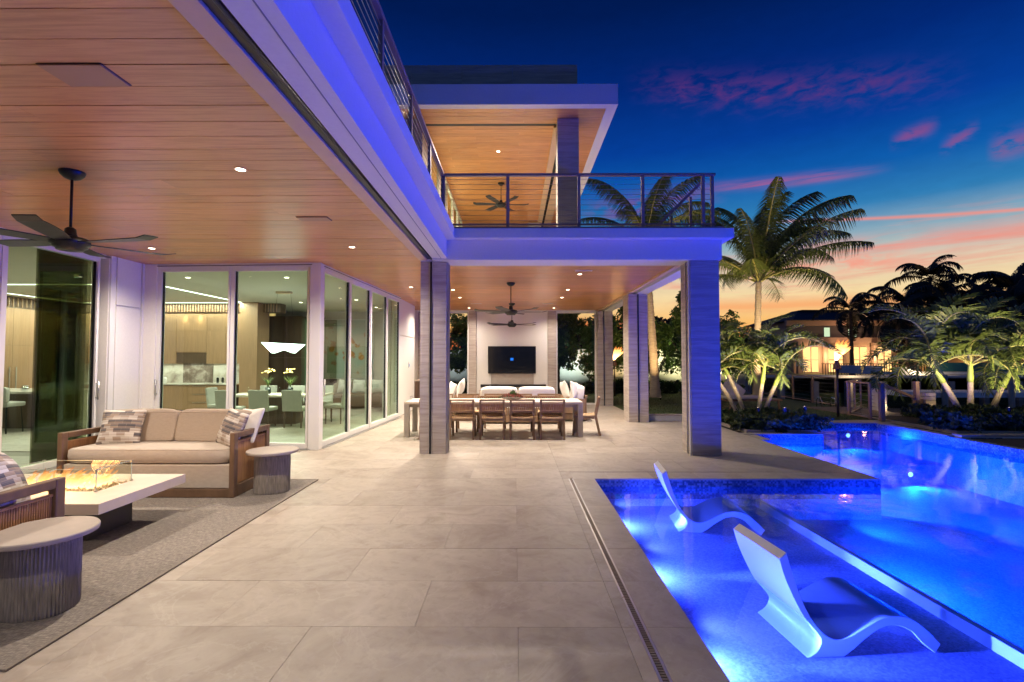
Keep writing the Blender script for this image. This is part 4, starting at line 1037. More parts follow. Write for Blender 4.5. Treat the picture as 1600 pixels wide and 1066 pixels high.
# =================================================================== INTERIOR SEEN THROUGH THE GLASS
room = thing('interior_room', None, None); room.parent = house
ob('ceiling_panel', B(-14.3, -3.5, 8.86, 17.38, 3.20, 3.215).box(-14.3, -6.8, 2.0, 8.86, 3.20, 3.215), 'ceilwhite', room)
ob('back_wall', B(-8.3, -3.36, 17.25, 17.38, 0, 3.2), 'cream', room)
ob('side_wall', B(-14.3, -14.2, 2, 17.25, 0, 3.2).box(-14.3, -6.8, 1.9, 2.0, 0, 3.2), 'cream', room)
ob('inner_wall', B(-3.46, -3.36, 13.5, 17.25, 0, 3.2), 'cream', room)
ob('kitchen_wall', B(-14.2, -8.3, 15.0, 15.1, 0, 3.2), 'cream', room)
kb = thing('kitchen_units', 'oak kitchen cabinets with marble backsplash seen through the glass doors', 'kitchen units')
ztop = 2.89
# rear run: uppers, hood, backsplash, base units
x = -12.9
ob('slat_frieze', B(-13.2, -6.9, 14.62, 14.98, 2.93, 3.19), 'cabdark', kb)
sm_ = B(-.012, .012, -.012, .012, 0, .25).mesh('slat', M['cabinet'])
for i in range(62): link('slat', sm_, kb, (-12.0 + i * .082, 14.60, 2.935))
for i, (a, b, z0) in enumerate(((-12.9, -12.0, 1.42), (-12.0, -11.2, 1.42), (-11.2, -10.55, 1.42), (-10.55, -9.95, 1.42), (-9.95, -9.05, 1.75), (-9.05, -8.5, 1.42), (-8.5, -8.0, 1.42))):
    ob('upper_door', B(a + .004, b - .004, 14.62, 14.97, z0, 2.38), 'cabinet', kb); ob('upper_door', B(a + .004, b - .004, 14.62, 14.97, 2.385, ztop), 'cabinet', kb)
ob('cabinet_carcass', B(-12.9, -8.0, 14.66, 14.99, 1.44, 2.92).box(-12.9, -8.0, 14.36, 14.98, .09, .81), 'cabdark', kb)
ob('backsplash', B(-12.9, -8.0, 14.975, 14.995, .85, 1.42), 'marble', kb); ob('hood_panel', B(-9.95, -9.05, 14.96, 14.974, .85, 1.75), 'darkmarble', kb)
ob('worktop', B(-12.9, -7.98, 14.3, 14.974, .815, .85), 'marble', kb)
for i in range(7):
    a = -12.9 + i * .7; b = a + .7
    if i % 2: 
        for k in range(3): ob('drawer', B(a + .004, b - .004, 14.335, 14.358, .10 + k * .235, .33 + k * .235), 'cabinet', kb); ob('handle', B(a + .15, b - .15, 14.315, 14.325, .30 + k * .235, .31 + k * .235), 'steel', kb)
    else: ob('base_door', B(a + .004, b - .004, 14.335, 14.358, .10, .80), 'cabinet', kb)
# tall left run with fridge and ovens, faces +x
for i in range(6):
    a = 11.2 + i * .62
    ob('tall_door', B(-13.25, -13.2, a + .004, a + .616, 1.92, 2.9), 'cabinet', kb)
    if i < 5: ob('tall_door', B(-13.25, -13.2, a + .004, a + .616, .10, 1.915), 'cabinet', kb); 
    if i < 4: ob('handle', B(-13.18, -13.165, a + (.52 if i % 2 == 0 else .08), a + (.54 if i % 2 == 0 else .10), .75, 1.35), 'steel', kb)
ob('cabinet_carcass', B(-13.9, -13.251, 11.2, 14.95, 0, 3.19), 'cabdark', kb)
for z0 in (.72, 1.24): ob('oven_door', B(-13.25, -13.19, 14.31, 14.88, z0, z0 + .5), 'oven', kb); ob('handle', B(-13.17, -13.16, 14.36, 14.83, z0 + .42, z0 + .44), 'steel', kb)
ob('drawer', B(-13.25, -13.2, 14.31, 14.88, .1, .7), 'cabinet', kb)
for i in range(30): link('slat', sm_, kb, (-13.22, 11.25 + i * .12, 2.935))
# pillar of oak right of the kitchen, dark units beyond, marble panel
ob('oak_pillar', B(-7.9, -7.4, 14.3, 15.0, 0, 3.19), 'cabinet', kb)
for a, b in ((-8.25, -7.7), (-7.7, -7.15)):
    ob('dark_door', B(a + .004, b - .004, 16.7, 17.2, 0, 1.6), 'cabdark', kb); ob('dark_door', B(a + .004, b - .004, 16.7, 17.2, 1.605, 3.0), 'cabdark', kb)
ob('marble_panel', B(-7.1, -6.55, 17.2, 17.245, 0, 3.0), 'darkmarble', kb)
ob('glass_glint_edge', B(-7.13, -7.11, 17.1, 17.2, .3, 2.9), 'greenglint', kb)  # glowing strip stands in for the green reflection along a glass edge
t = thing('glass_cabinet', 'dark green glass wine cabinet door beside the marble panel inside', 'cabinet', (-6.33, 17.1, 0)); ob('door', B(-.2, .2, 0, .12, 0, 2.9), 'glassgreen', t); ob('carcass', B(-.2, .2, .121, .14, 0, 2.9), 'oven', t)
isl = thing('kitchen_island', 'marble waterfall kitchen island seen through the left glass door', 'kitchen island', (-11.2, 11.4, 0))
ob('worktop', B(-1.6, 1.45, -.62, .62, .80, .85), 'marble', isl); ob('end_panel', B(.95, 1.449, -.62, .62, 0, .799), 'marble', isl); ob('body', B(-1.6, .949, -.2, .6, .0, .799), 'cabdark', isl)
for k, x_ in enumerate((-12.3, -11.5, -10.75)):
    t = thing('bar_stool', 'grey bar stool tucked under the kitchen island, %s' % ('farthest left', 'middle one', 'nearest the marble end')[k], 'stool', (x_, 10.55, 0), 0, 'stools at the kitchen island')
    ob('seat', soft(.44, .42, .1, 0, 0, .60), 'chairfab', t, smooth=True); ob('backrest', soft(.44, .08, .32, 0, -.19, .80), 'chairfab', t, smooth=True)
    for a in (-1, 1):
        for b in (-1, 1): ob('leg', MB().tube([(a * .19, b * .18, 0), (a * .16, b * .15, .56)], .012, 6), 'metal_blk', t)
rr = random.Random(9)
for x_, y_, r_, h_, m_, lb in ((-10.25, 14.6, .06, .17, 'frame', 'white crock of utensils on the kitchen worktop'), (-10.45, 14.5, .04, .26, 'terracotta', 'red and amber bottle on the kitchen worktop'), (-8.75, 14.7, .035, .16, 'oven', 'black pepper mill on the kitchen worktop, left one'), (-8.6, 14.7, .035, .16, 'oven', 'black pepper mill on the kitchen worktop, right one'), (-11.0, 11.2, .07, .09, 'chrome', 'small clear glass bowl on the kitchen island')):
    t = thing('jar', lb, 'jar', (x_, y_, .851)); ob('body', MB().lathe([(r_ * .9, 0), (r_, .02), (r_, h_ * .8), (r_ * .7, h_)], 18), m_, t, smooth=True); ob('lid', MB().lathe([(r_ * .72, h_ + .001), (r_ * .7, h_ + .02)], 14), 'steel', t)
# indoor dining set
dt2 = thing('indoor_dining_table', 'indoor dining table laid for guests under the wing pendant', 'table', (-5.75, 12.2, 0))
ob('table_top', B(-1.15, 1.15, -.52, .52, .66, .70), 'pale_conc', dt2); ob('pedestal', B(-.5, .5, -.2, .2, 0, .659), 'cabdark', dt2)
for k in range(6):
    sx, sy = (-.75, 0, .75)[k % 3], (-1, 1)[k // 3]
    pt = thing('place_setting', 'plate and wine glass on the indoor dining table, %s' % ('left near corner', 'middle near side', 'right near corner', 'left far corner', 'middle far side', 'right far corner')[k], 'place setting', (-5.75 + sx, 12.2 + sy * .34, .70), 0, 'place settings on the indoor table')
    ob('plate', MB().lathe([(.07, .001), (.12, .012), (.12, .015), (.06, .006)], 20), 'white', pt, smooth=True)
    ob('wine_glass', MB().lathe([(.03, .001), (.004, .006), (.004, .08), (.03, .11), (.034, .15), (.028, .18)], 14, .16), 'glassthin', pt, smooth=True)
cw = ('left near corner', 'middle near side', 'right near corner', 'left far corner', 'middle far side', 'right far corner')
c0 = None
for k in range(6):
    sx, sy = (-.75, 0, .75)[k % 3], (-1, 1)[k // 3]
    if c0 is None:
        t = thing('upholstered_chair', '', 'chair', (0, 0, 0), 0, 'grey chairs round the indoor dining table'); c0 = t
        ob('seat', soft(.47, .46, .10, 0, 0, .42), 'chairfab', t, smooth=True)
        ob('backrest', MB().beam((0, -.20, .40), (0, -.27, .86), .45, .05, (0, 1, 0)), 'chairfab', t, bevel=.02)
        for a in (-1, 1):
            for b in (-1, 1): ob('leg', MB().tube([(a * .19, b * .18, 0), (a * .19, b * .18, .38)], .016, 6), 'cabdark', t)
    else: t = dup(c0)
    t.location = (-5.75 + sx, 12.2 + sy * .74, 0); t.rotation_euler = (0, 0, 0 if sy < 0 else math.pi); t['label'] = 'grey upholstered chair inside at the dining table, %s' % cw[k]
t = dup(c0, (-4.35, 12.2, 0), R(90), 'grey upholstered chair inside at the right head of the dining table'); t = dup(c0, (-7.15, 12.2, 0), R(-90), 'grey upholstered chair inside at the left head of the dining table')
pn = thing('wing_pendant', 'glowing white wing-shaped pendant over the indoor dining table', 'pendant lamp', (-5.62, 12.1, 3.2))
ob('canopy', B(-.19, .19, -.05, .05, -.05, -.001), 'beamwood', pn, bevel=.01)
ob('cord', MB().tube([(-.16, 0, -.05), (-.30, 0, -1.30)], .003, 5).tube([(.16, 0, -.05), (.30, 0, -1.30)], .003, 5), 'metal_blk', pn)
ob('wing', MB().prism([(-.50, -1.24), (.50, -1.29), (.26, -1.50), (.02, -1.41), (-.24, -1.50)], 'y', -.09, .09), 'pend', pn)
lamp('AREA', pn, (0, 0, -1.56), W_ROOM * 1.0, COOLW, size=.9, sy=.3)
for k, x_ in enumerate((-6.05, -5.5)):
    t = thing('orchid_vase', 'tall green orchid plant on the indoor dining table, %s one' % ('left', 'right')[k], 'plant', (x_, 12.25, .70))
    ob('vase', MB().lathe([(.06, 0), (.075, .02), (.06, .16)], 16), 'oven', t, smooth=True)
    lf = MB(); fl = MB()
    for i in range(46):
        a = rr.uniform(0, 6.28); L = rr.uniform(.2, .42); px = Vector((0, 0, .15)); dirx = Vector((math.cos(a), math.sin(a), 0)); b0 = len(lf.v)
        for u in (0, .5, 1):
            p = px + dirx * (L * .6 * u * u) + Vector((0, 0, L * (1.1 * u - .35 * u * u))); wd = .014 * (1 - u * .9); q = Vector((-math.sin(a), math.cos(a), 0)) * wd
            lf.v += [tuple(p - q), tuple(p + q)]
        lf.f += [(b0, b0 + 1, b0 + 3, b0 + 2), (b0 + 2, b0 + 3, b0 + 5, b0 + 4)]
    for i in range(11):
        a = rr.uniform(0, 6.28); x2, y2, z2 = .17 * math.cos(a) * rr.random(), .17 * math.sin(a) * rr.random(), rr.uniform(.5, .62)
        fl.superell(x2, y2, z2, .026, .026, .02, 1, 1, 5, 8)
    tag(ob('leaves', lf, 'frond', t), kind='stuff'); tag(ob('blossoms', fl, 'flower', t, smooth=True), kind='stuff')
# artworks, inside sofa, switches
t = thing('wall_painting', 'large abstract blossom painting on the interior back wall', 'painting', (-5.75, 17.2, 1.9)); ob('canvas', B(-.85, .85, -.02, .0, -1.0, 1.0), 'art', t); ob('frame', B(-.88, .88, .001, .03, -1.03, 1.03), 'frame', t)
t = thing('indoor_sofa', 'curved brown indoor sofa with white pillows behind the side glass doors', 'sofa', (-4.9, 16.1, 0))
ob('base', soft(2.1, .9, .42, 0, 0, .25), 'cabdark', t, smooth=True); ob('backrest', soft(2.1, .25, .5, 0, .36, .55), 'fabric', t, smooth=True)
for k, x_ in enumerate((-5.5, -5.0, -4.4)): pillow('white pillow on the indoor sofa, %s of three' % ('left', 'middle', 'right')[k], (x_, 16.15, .68), (R(75), 0, R((k - 1) * 12)), wp, 'white pillows indoors')
t = thing('wall_keypad', 'dark rectangular keypad on the cream interior wall', 'switch', (-6.85 + .85, 17.24, 1.45)); ob('plate', B(-.1, .1, -.02, 0, -.07, .07), 'oven', t); ob('button', B(-.03, .03, -.025, -.021, -.03, .03), 'oven', t)
# linear led strips in the ceiling
def led(x0, x1, y0, y1, lab):
    t = thing('led_strip', lab, 'led strip', ((x0 + x1) / 2, (y0 + y1) / 2, 3.2), 0, 'led strips in the kitchen ceiling'); a, b = (x1 - x0) / 2, (y1 - y0) / 2
    ob('diffuser', B(-a, a, -b, b, -.012, -.004), 'led', t); ob('channel', B(-a - .008, a + .008, -b - .008, b + .008, -.0035, -.0005), 'steel', t)
    lamp('AREA', t, (0, 0, -.03), W_ROOM * 1.7 , COOLW, size=2 * a, sy=2 * b)
led(-7.93, -7.87, 10.9, 14.4, 'led strip along the ceiling on the near side of the kitchen'); led(-12.6, -7.95, 14.42, 14.47, 'led strip along the ceiling above the rear kitchen cabinets')
led(-12.68, -12.62, 10.9, 14.4, 'led strip along the ceiling above the tall kitchen cabinets'); led(-12.6, -7.95, 10.85, 10.9, 'led strip along the ceiling on the window side of the kitchen')
pos = [(-4.6, 10.0), (-6.6, 10.0), (-8.6, 9.7), (-10.6, 9.7), (-4.4, 13.8), (-6.2, 14.4), (-4.4, 15.8), (-6.4, 16.2), (-9.4, 5.6), (-9.4, 7.8), (-11.6, 6.8)]
for i, (x_, y_) in enumerate(pos):
    t = thing('interior_downlight', 'interior downlight in the pale ceiling, %s' % ('inside the glass corner', 'over the near side of the dining table', 'in front of the kitchen', 'left of the kitchen front', 'right of the wing pendant', 'behind the wing pendant', 'over the indoor sofa', 'near the blossom painting', 'just inside the left glass door', 'deeper inside the left glass door', 'far left over the island aisle')[i], 'ceiling light', (x_, y_, 3.2), 0, 'interior downlights')
    ob('lens', MB().lathe([(.045, -.004), (.03, -.006)], 18), 'lens', t); ob('trim', MB().lathe([(.062, -.001), (.06, -.0035)], 18), 'frame', t)
    lamp('SPOT', t, (0, 0, -.03), W_ROOM * 1.5, COOLW, spot=150, radius=.04)
for x_ in (-9.7, -9.25): lamp('SPOT', kb, (x_, 14.56, 2.9), W_ROOM * .5, (1, .75, .45), spot=80)
lamp('AREA', kb, (-10.4, 14.8, 1.40), W_ROOM * .35, COOLW, size=4.6, sy=.05)
# upstairs bedroom light
t = thing('bedroom_pendant', 'warm lamp inside the upstairs room behind the sliding doors', 'pendant lamp', (-3.5, 14.5, U)); ob('cord', MB().tube([(0, 0, 0), (0, 0, -.6)], .005, 6), 'metal_blk', t); ob('shade', MB().lathe([(.1, -.6), (.2, -.85), (.19, -.85), (.09, -.6)], 20), 'led', t)
lamp('POINT', t, (0, 0, -1.0), W_ROOM * 6, (1, .8, .5), radius=.2)

# =================================================================== PLANTS
rr = random.Random(21)
def frond_mesh(name, L, arch, nleaf, ll, lw, vee, droop, matl='frond', seed=1, wind=0.0, ragged=.12):
    q = random.Random(seed); m_ = MB(); n = 14; pts = []; a = 0; p = Vector((0, 0, 0)); ang = R(78)
    for i in range(n + 1):
        pts.append(p.copy()); u = i / n; ang -= R(arch) * (1 / n) * (.5 + 1.3 * u); p = p + Vector((math.cos(ang), 0, math.sin(ang))) * (L / n)
    m_.tube(pts, [.026 * (L / 2.2) * (1 - .88 * i / n) + .003 for i in range(n + 1)], 5)
    nr = len(m_.f)
    for k in range(nleaf):
        u = .16 + .84 * k / (nleaf - 1); f = u * n; i = min(int(f), n - 1); base = pts[i].lerp(pts[i + 1], f - i); d = (pts[i + 1] - pts[i]).normalized(); up = Vector((-d.z, 0, d.x))
        for s_ in (-1, 1):
            if q.random() < ragged * .4: continue
            l_ = ll * (math.sin(math.pi * min(1, .12 + .80 * u)) ** .7) * q.uniform(.8, 1.1); w_ = lw * q.uniform(.8, 1.15)
            sw = .55 + .5 * u + q.uniform(-.12, .12)
            side = Vector((0, s_, 0)); dr_ = (side * math.cos(sw * .9) + d * math.sin(sw * .9) * .9 + up * vee * q.uniform(.6, 1.2)).normalized()
            dr_.x += wind * .0
            g_ = Vector((0, 0, -1)); o = len(m_.v); wv = d * w_ * .5
            prev = base
            for j, (uu, ww) in enumerate(((0, .6), (.45, 1.0), (1.0, .06))):
                pp = base + dr_ * l_ * uu + g_ * droop * l_ * uu * uu + Vector((q.uniform(-.01, .01), 0, 0))
                m_.v += [tuple(pp - wv * ww), tuple(pp + wv * ww + up * .25 * w_ * ww)]
            m_.f += [(o, o + 1, o + 3, o + 2), (o + 2, o + 3, o + 5, o + 4)]
    me = bpy.data.meshes.new(name); me.from_pydata(m_.v, [], m_.f); me.update(); me.materials.append(M['rachis'] if matl == 'frond' else M[matl]); me.materials.append(M[matl])
    for i, p_ in enumerate(me.polygons): p_.material_index = 0 if i < nr else 1
    return me
FR_C = [frond_mesh('frond', 1.45, 92 + 16 * k, 34, .42, .044, .75, .42, seed=k + 3) for k in range(4)]      # small clustered palms
FR_T = [frond_mesh('frond', 3.8, 50 + 16 * k, 84, .72, .040, -.1, .9, seed=k + 13) for k in range(3)]     # coconut palm
FR_D = [frond_mesh('frond', 3.2, 85 + 22 * k, 46, .80, .085, 0.0, .7, 'silfrond', seed=k + 23) for k in range(3)]
def palm(name, label, loc, top, r0, r1, meshes, n, sc=1.0, shaft=None, group=None, spread=(8, 95), trunkm='trunk', seed=0, wind=None, rings=14, bend=.35):
    q = random.Random(seed); t = thing(name, label, 'palm tree', loc, 0, group)
    top = Vector(top); b = Vector((0, 0, -.03)); pts = []; rs = []
    N = rings
    for i in range(N + 1):
        u = i / N; p = b.lerp(top, u); k = u ** (1 + bend); p.x = top.x * k; p.y = top.y * k
        for e in ((0, 1.03), (.80, .90)):
            if i == N and e[0]: break
            uu = u + e[0] / N; p2 = b.lerp(top, uu); kk = uu ** (1 + bend); p2.x = top.x * kk; p2.y = top.y * kk
            pts.append(p2); rs.append((r0 + (r1 - r0) * uu ** .6) * e[1] * (1 + .25 * max(0, .12 - uu) / .12))
    ob('trunk', MB().tube(pts, rs, 14), trunkm, t, smooth=True)
    d = (pts[-1] - pts[-2]).normalized(); cr = top
    if shaft:
        sp_ = [top + d * shaft * u for u in (0, .15, .5, .85, 1.0)]
        ob('crownshaft', MB().tube(sp_, [r1 * .98, r1 * 1.15, r1 * .95, r1 * .6, r1 * .4], 14), 'crownshaft', t, smooth=True); cr = sp_[3]
    for k in range(n):
        az_ = 2.399963 * k + q.uniform(-.2, .2); u = (k + .5) / n
        tilt = spread[0] + (spread[1] - spread[0]) * u ** 1.1
        if wind is not None:       # the wind folds fronds over to one side
            az_ = az_ + .35 * math.sin(wind - az_)
        f = link('frond', meshes[k % len(meshes)], t, cr + d * (-.10 * u * (1 if shaft else .5)), (0, 0, 0))
        f.rotation_mode = 'QUATERNION'
        from mathutils import Quaternion
        f.rotation_quaternion = Quaternion((0, 0, 1), az_) @ Quaternion((0, 1, 0), R(tilt - 12)) @ Quaternion((1, 0, 0), q.uniform(-.3, .3))
        s_ = sc * q.uniform(.85, 1.12); f.scale = (s_, s_, s_)
    return t
ORD = ['first','second','third','fourth','fifth','sixth','seventh','eighth','ninth','tenth','eleventh','twelfth','thirteenth','fourteenth','fifteenth','sixteenth','seventeenth','eighteenth','nineteenth','twentieth','twenty-first','twenty-second','twenty-third','twenty-fourth','twenty-fifth','twenty-sixth']
lp = 'slender ringed palms standing in the left pool planter'
palm('cluster_palm', 'leaning outermost-left slender palm in the planter beside the stone column', (5.55, 12.35, 0), (-.46, .1, .95), .062, .045, FR_C, 9, 1.0, .42, lp, spread=(-20, 58), seed=1)
palm('cluster_palm', 'second slender palm from the column in the left planter', (5.75, 12.45, 0), (-.34, .25, 1.15), .058, .043, FR_C, 9, 1.0, .45, lp, spread=(-20, 58), seed=2)
palm('cluster_palm', 'upright green-shafted slender palm, third from the column', (5.95, 12.3, 0), (.12, 0, .95), .062, .046, FR_C, 10, 1.08, .58, lp, spread=(-20, 58), seed=3)
palm('cluster_palm', 'right-leaning slender palm at the right of the left planter', (6.08, 12.35, 0), (.30, -.05, .90), .062, .046, FR_C, 10, .98, .56, lp, spread=(-20, 58), seed=4)
rp = 'slender ringed palms standing in the right pool planter'
palm('cluster_palm', 'left-leaning slender palm with yellow-green shaft in the right planter', (11.55, 13.0, 0), (-.46, 0, .95), .085, .06, FR_C, 13, 1.52, .62, rp, spread=(-16, 62), seed=5)
palm('cluster_palm', 'upright middle palm of the three in the right planter', (11.95, 13.2, 0), (.02, 0, .95), .085, .062, FR_C, 14, 1.52, .62, rp, spread=(-16, 62), seed=6)
palm('cluster_palm', 'right-leaning slender palm with purple ringed base in the right planter', (12.35, 13.1, 0), (.34, 0, .80), .085, .06, FR_C, 13, 1.52, .75, rp, spread=(-16, 62), seed=7)
palm('coconut_palm', 'tall coconut palm rising behind the left planter against the sunset', (9.9, 20.5, 0), (.15, 0, 4.75), .17, .12, FR_T, 25, 1.12, None, None, (-14, 70), seed=8, wind=0.1)
palm('coconut_palm', 'coconut palm with ringed trunk seen between the pavilion columns', (5.72, 20.4, 0), (-.35, 0, 6.3), .21, .13, FR_T, 18, .95, None, None, (-6, 84), seed=9, wind=0.2, rings=26)
# leafy trees and hedges ---------------------------------------------
def leafmass(name, cx, cy, cz, rx, ry, rz_, n, size, seed, clumps=26, matl='leaf'):
    q = random.Random(seed); m_ = MB(); cl = []
    for i in range(clumps):
        while True:
            a, b, c = q.uniform(-1, 1), q.uniform(-1, 1), q.uniform(-1, 1); d2 = a * a + b * b + c * c
            if .1 < d2 < 1: break
        cl.append((a, b, c, q.uniform(.16, .34)))
    for i in range(n):
        a, b, c, s_ = cl[i % clumps]; th, ph = q.uniform(0, 6.283), math.acos(q.uniform(-1, 1)); r_ = s_ * q.uniform(.55, 1.0)
        x = cx + rx * (a + r_ * math.sin(ph) * math.cos(th)); y_ = cy + ry * (b + r_ * math.sin(ph) * math.sin(th)); z = cz + rz_ * (c + r_ * math.cos(ph))
        u = Vector((q.gauss(0, 1), q.gauss(0, 1), q.gauss(0, .6))).normalized(); v = u.cross(Vector((q.gauss(0, 1), q.gauss(0, 1), q.gauss(0, 1)))).normalized(); L = size * q.uniform(.7, 1.3); w_ = L * .34; P = Vector((x, y_, z)); o = len(m_.v)
        m_.v += [tuple(P), tuple(P + u * L * .5 + v * w_), tuple(P + u * L), tuple(P + u * L * .5 - v * w_)]
        m_.f += [(o, o + 1, o + 2), (o, o + 2, o + 3)]
    me = bpy.data.meshes.new(name); me.from_pydata(m_.v, [], m_.f); me.update(); me.materials.append(M[matl]); return me
HM = [leafmass('crown', 0, 0, 0, 1.15, .9, 1.5, 6500, .13, 40 + k, 34) for k in range(3)]
def leafy_tree(loc, k, sc, h0, lab, grp='broad-leaved screening trees along the garden wall'):
    t = thing('screening_tree', lab, 'tree', loc, random.uniform(0, 6), grp)
    c = link('crown', HM[k % 3], t, (0, 0, h0 + 1.35 * sc[2])); c.scale = sc
    q = random.Random(k)
    m_ = MB().tube([(0, 0, 0), (.03, 0, h0), (.0, .05, h0 + 1.3)], [.07, .05, .03], 8)
    for i in range(5):
        a = q.uniform(0, 6.28); m_.tube([(.02, 0, h0 * .8 + .15 * i), (.35 * math.cos(a), .35 * math.sin(a), h0 + .5 + .2 * i), (.7 * math.cos(a), .7 * math.sin(a), h0 + 1.0 + .25 * i)], [.035, .022, .01], 6)
    ob('trunk', m_, 'bark', t)
tl = ('in the window left of the media wall', 'behind the media wall, left', 'behind the media wall, right', 'just right of the media wall, in the rear window', 'in the right half of the rear window', 'seen between the two rear columns', 'left of the ringed palm trunk', 'right of the ringed palm trunk', 'seen behind the blue-lit column')
for i, (x_, s_, h_) in enumerate(((-2.9, 1.05, 1.0), (-1.0, 1, 1.1), (.6, 1, 1.1), (2.0, 1.05, 1.15), (3.7, .92, 1.05), (5.2, 1.0, 1.0), (6.2, .85, .9), (7.75, 1.08, 1.0), (9.4, .9, .9))):
    leafy_tree((x_, 22.0 + .5 * (i % 2), 0), i, (s_, s_, s_ * (1.12 if i % 2 else 1.0)), h_, 'leafy screening tree %s' % tl[i])
gwall = thing('garden_wall', 'pale plastered garden wall behind the screening trees', 'wall')
ob('wall_body', B(-14, 11.2, 24.3, 24.5, 0, 1.95), 'wallgrey', gwall)
ob('coping', B(-14, 11.25, 24.26, 24.54, 1.951, 2.02), 'pale_conc', gwall)
for i in range(9): ob('joint_strip', B(-12 + i * 2.6, -11.99 + i * 2.6, 24.294, 24.2995, 0.02, 1.93), 'concrete', gwall)
SM = [leafmass('foliage', 0, 0, .18, .42, .34, .2, 900, .085, 60 + k, 20, 'shrub') for k in range(3)]
def shrub(x_, y_, k, sc, lab, grp, z=0):
    t = thing('shrub', lab, 'shrub', (x_, y_, z), k * 1.3, grp); c = link('foliage', SM[k % 3], t); c.scale = (sc, sc, sc)
    ob('stem', MB().tube([(0, 0, 0), (0.02, 0, .2 * sc)], .012, 5), 'bark', t)
def planter(nm, x0, x1, y0, y1, lab):
    t = thing('planter_bed', lab, 'planter', ((x0 + x1) / 2, (y0 + y1) / 2, 0)); a, b = (x1 - x0) / 2, (y1 - y0) / 2
    ob('soil', B(-a + .05, a - .05, -b + .05, b - .05, -.02, .03), 'soil', t); ob('edging', B(-a, a, -b, -b + .05, -.03, .04).box(-a, a, b - .05, b, -.03, .04).box(-a, -a + .05, -b + .05, b - .05, -.03, .04).box(a - .05, a, -b + .05, b - .05, -.03, .04), 'concrete', t)
planter('l', 4.95, 6.45, 10.75, 13.1, 'planting bed with low dark shrubs between the stone column and the pool')
planter('r', 9.3, 12.9, 10.6, 13.6, 'planting bed with low dark shrubs at the right far corner of the pool')
k = 0
for x_ in (5.15, 5.5, 5.85, 6.2, 6.45):
    for y_ in (11.0, 11.5, 12.0, 12.6): shrub(x_ + rr.uniform(-.08, .08), y_ + rr.uniform(-.1, .1), k, rr.uniform(.75, 1.0), 'low dark shrub in the left planter, %s row, %s' % ({11.0: 'front', 11.5: 'second', 12.0: 'third', 12.6: 'rear'}[y_], {5.15: 'next to the column', 5.5: 'second from the column', 5.85: 'middle', 6.2: 'second from the pool', 6.45: 'at the pool corner'}[x_]), 'low shrubs under the left palm cluster'); k += 1
for x_ in (9.6, 10.1, 10.6, 11.1, 11.6, 12.1, 12.6):
    for y_ in (10.95, 11.6, 12.4, 13.2):
        if x_ < 10.4 and y_ > 12: continue
        shrub(x_ + rr.uniform(-.1, .1), y_ + rr.uniform(-.1, .1), k, rr.uniform(.85, 1.15), 'low dark shrub in the right planter, %s row, %s from the pool' % ({10.95: 'front', 11.6: 'second', 12.4: 'third', 13.2: 'rear'}[y_], {9.6: 'first', 10.1: 'second', 10.6: 'third', 11.1: 'fourth', 11.6: 'fifth', 12.1: 'sixth', 12.6: 'seventh'}[x_]), 'low shrubs under the right palm cluster'); k += 1
for i in range(26):
    x_ = -3.4 + i * .55; shrub(x_, 23.2 + rr.uniform(-.25, .25), i, rr.uniform(1.0, 1.7), '%s low shrub from the left at the foot of the garden wall' % ORD[i], 'shrubs along the garden wall')
# lawn
lawn = thing('lawn', None, None, kind='structure')
ob('turf', B(3.36, 10.55, 12.9, 24.2, -.03, .004).box(-14, 3.3, 17.75, 24.2, -.03, .004).box(3.3, 3.36, 12.9, 24.2, -.03, .003), 'grass', lawn)
gm = MB(); q = random.Random(77)
for i in range(26000):
    x_ = q.uniform(3.4, 10.5); y_ = 12.95 + (q.random() ** 1.6) * 9; a = q.uniform(0, 6.28); h_ = q.uniform(.02, .045); b = len(gm.v); dx, dy = .004 * math.cos(a), .004 * math.sin(a)
    gm.v += [(x_ - dx, y_ - dy, .003), (x_ + dx, y_ + dy, .003), (x_ + q.uniform(-.015, .015), y_ + q.uniform(-.015, .015), h_)]; gm.f.append((b, b + 1, b + 2))
go = ob('grass', gm, 'grass', lawn, fix=False); tag(go, kind='stuff')
# =================================================================== DOCKSIDE, TORCH, FAR BANK
t = thing('garden_torch', 'burning copper garden torch on a tall pole beside the lawn', 'torch', (8.68, 13.5, 0))
ob('pole', MB().tube([(0, 0, 0), (0, 0, 1.36)], [.035, .028], 10), 'darkwood', t, smooth=True)
ob('cone', MB().lathe([(.115, 1.28), (.10, 1.30), (.045, 1.50), (.05, 1.52), (.03, 1.525)], 20), 'torchcone', t, smooth=True)
fm = MB(); q = random.Random(4); torchflame = flame_mat(11.0)
for i in range(34):
    h_ = q.uniform(.22, .60); dx = q.uniform(-.02, .42); pts = []; rs = []; ph = q.uniform(0, 6)
    for k in range(8):
        u = k / 7; pts.append((-.02 + dx * u ** 1.5 + .02 * math.sin(ph + 5 * u), .02 * math.cos(ph + 4 * u), 1.52 + h_ * u)); rs.append(max(.002, .048 * (1 - u) ** .6 * (.4 + 1.4 * u)))
    fm.tube(pts, rs, 8, cap=False)
ob('flames', fm, torchflame, t, smooth=True); lamp('POINT', t, (.1, 0, 1.75), 34, (1, .55, .2), radius=.12)
dup(t, (6.9, 17.8, 0), 0, 'second burning torch seen between the pavilion columns'); dup(t, (4.2, 21.0, 0), 0, 'distant burning torch seen between the two rear columns')
railing('dock_railing', (10.62, 16.6), (11.2, 24.0), 5, 0, .95, 'brown cable fence along the seawall beyond the lawn', 'fence', 7, 'torchwood' if False else 'rail', .09)
railing('dock_railing', (9.15, 12.95), (9.25, 13.9), 1, 0, .95, 'short brown railing of the dock gate nearest the pool', 'fence', 7, 'rail', .09)
railing('dock_railing', (9.25, 13.95), (10.95, 15.9), 2, 0, .95, 'brown cable railing on the lawn side of the dock walk', 'fence', 7, 'rail', .09)
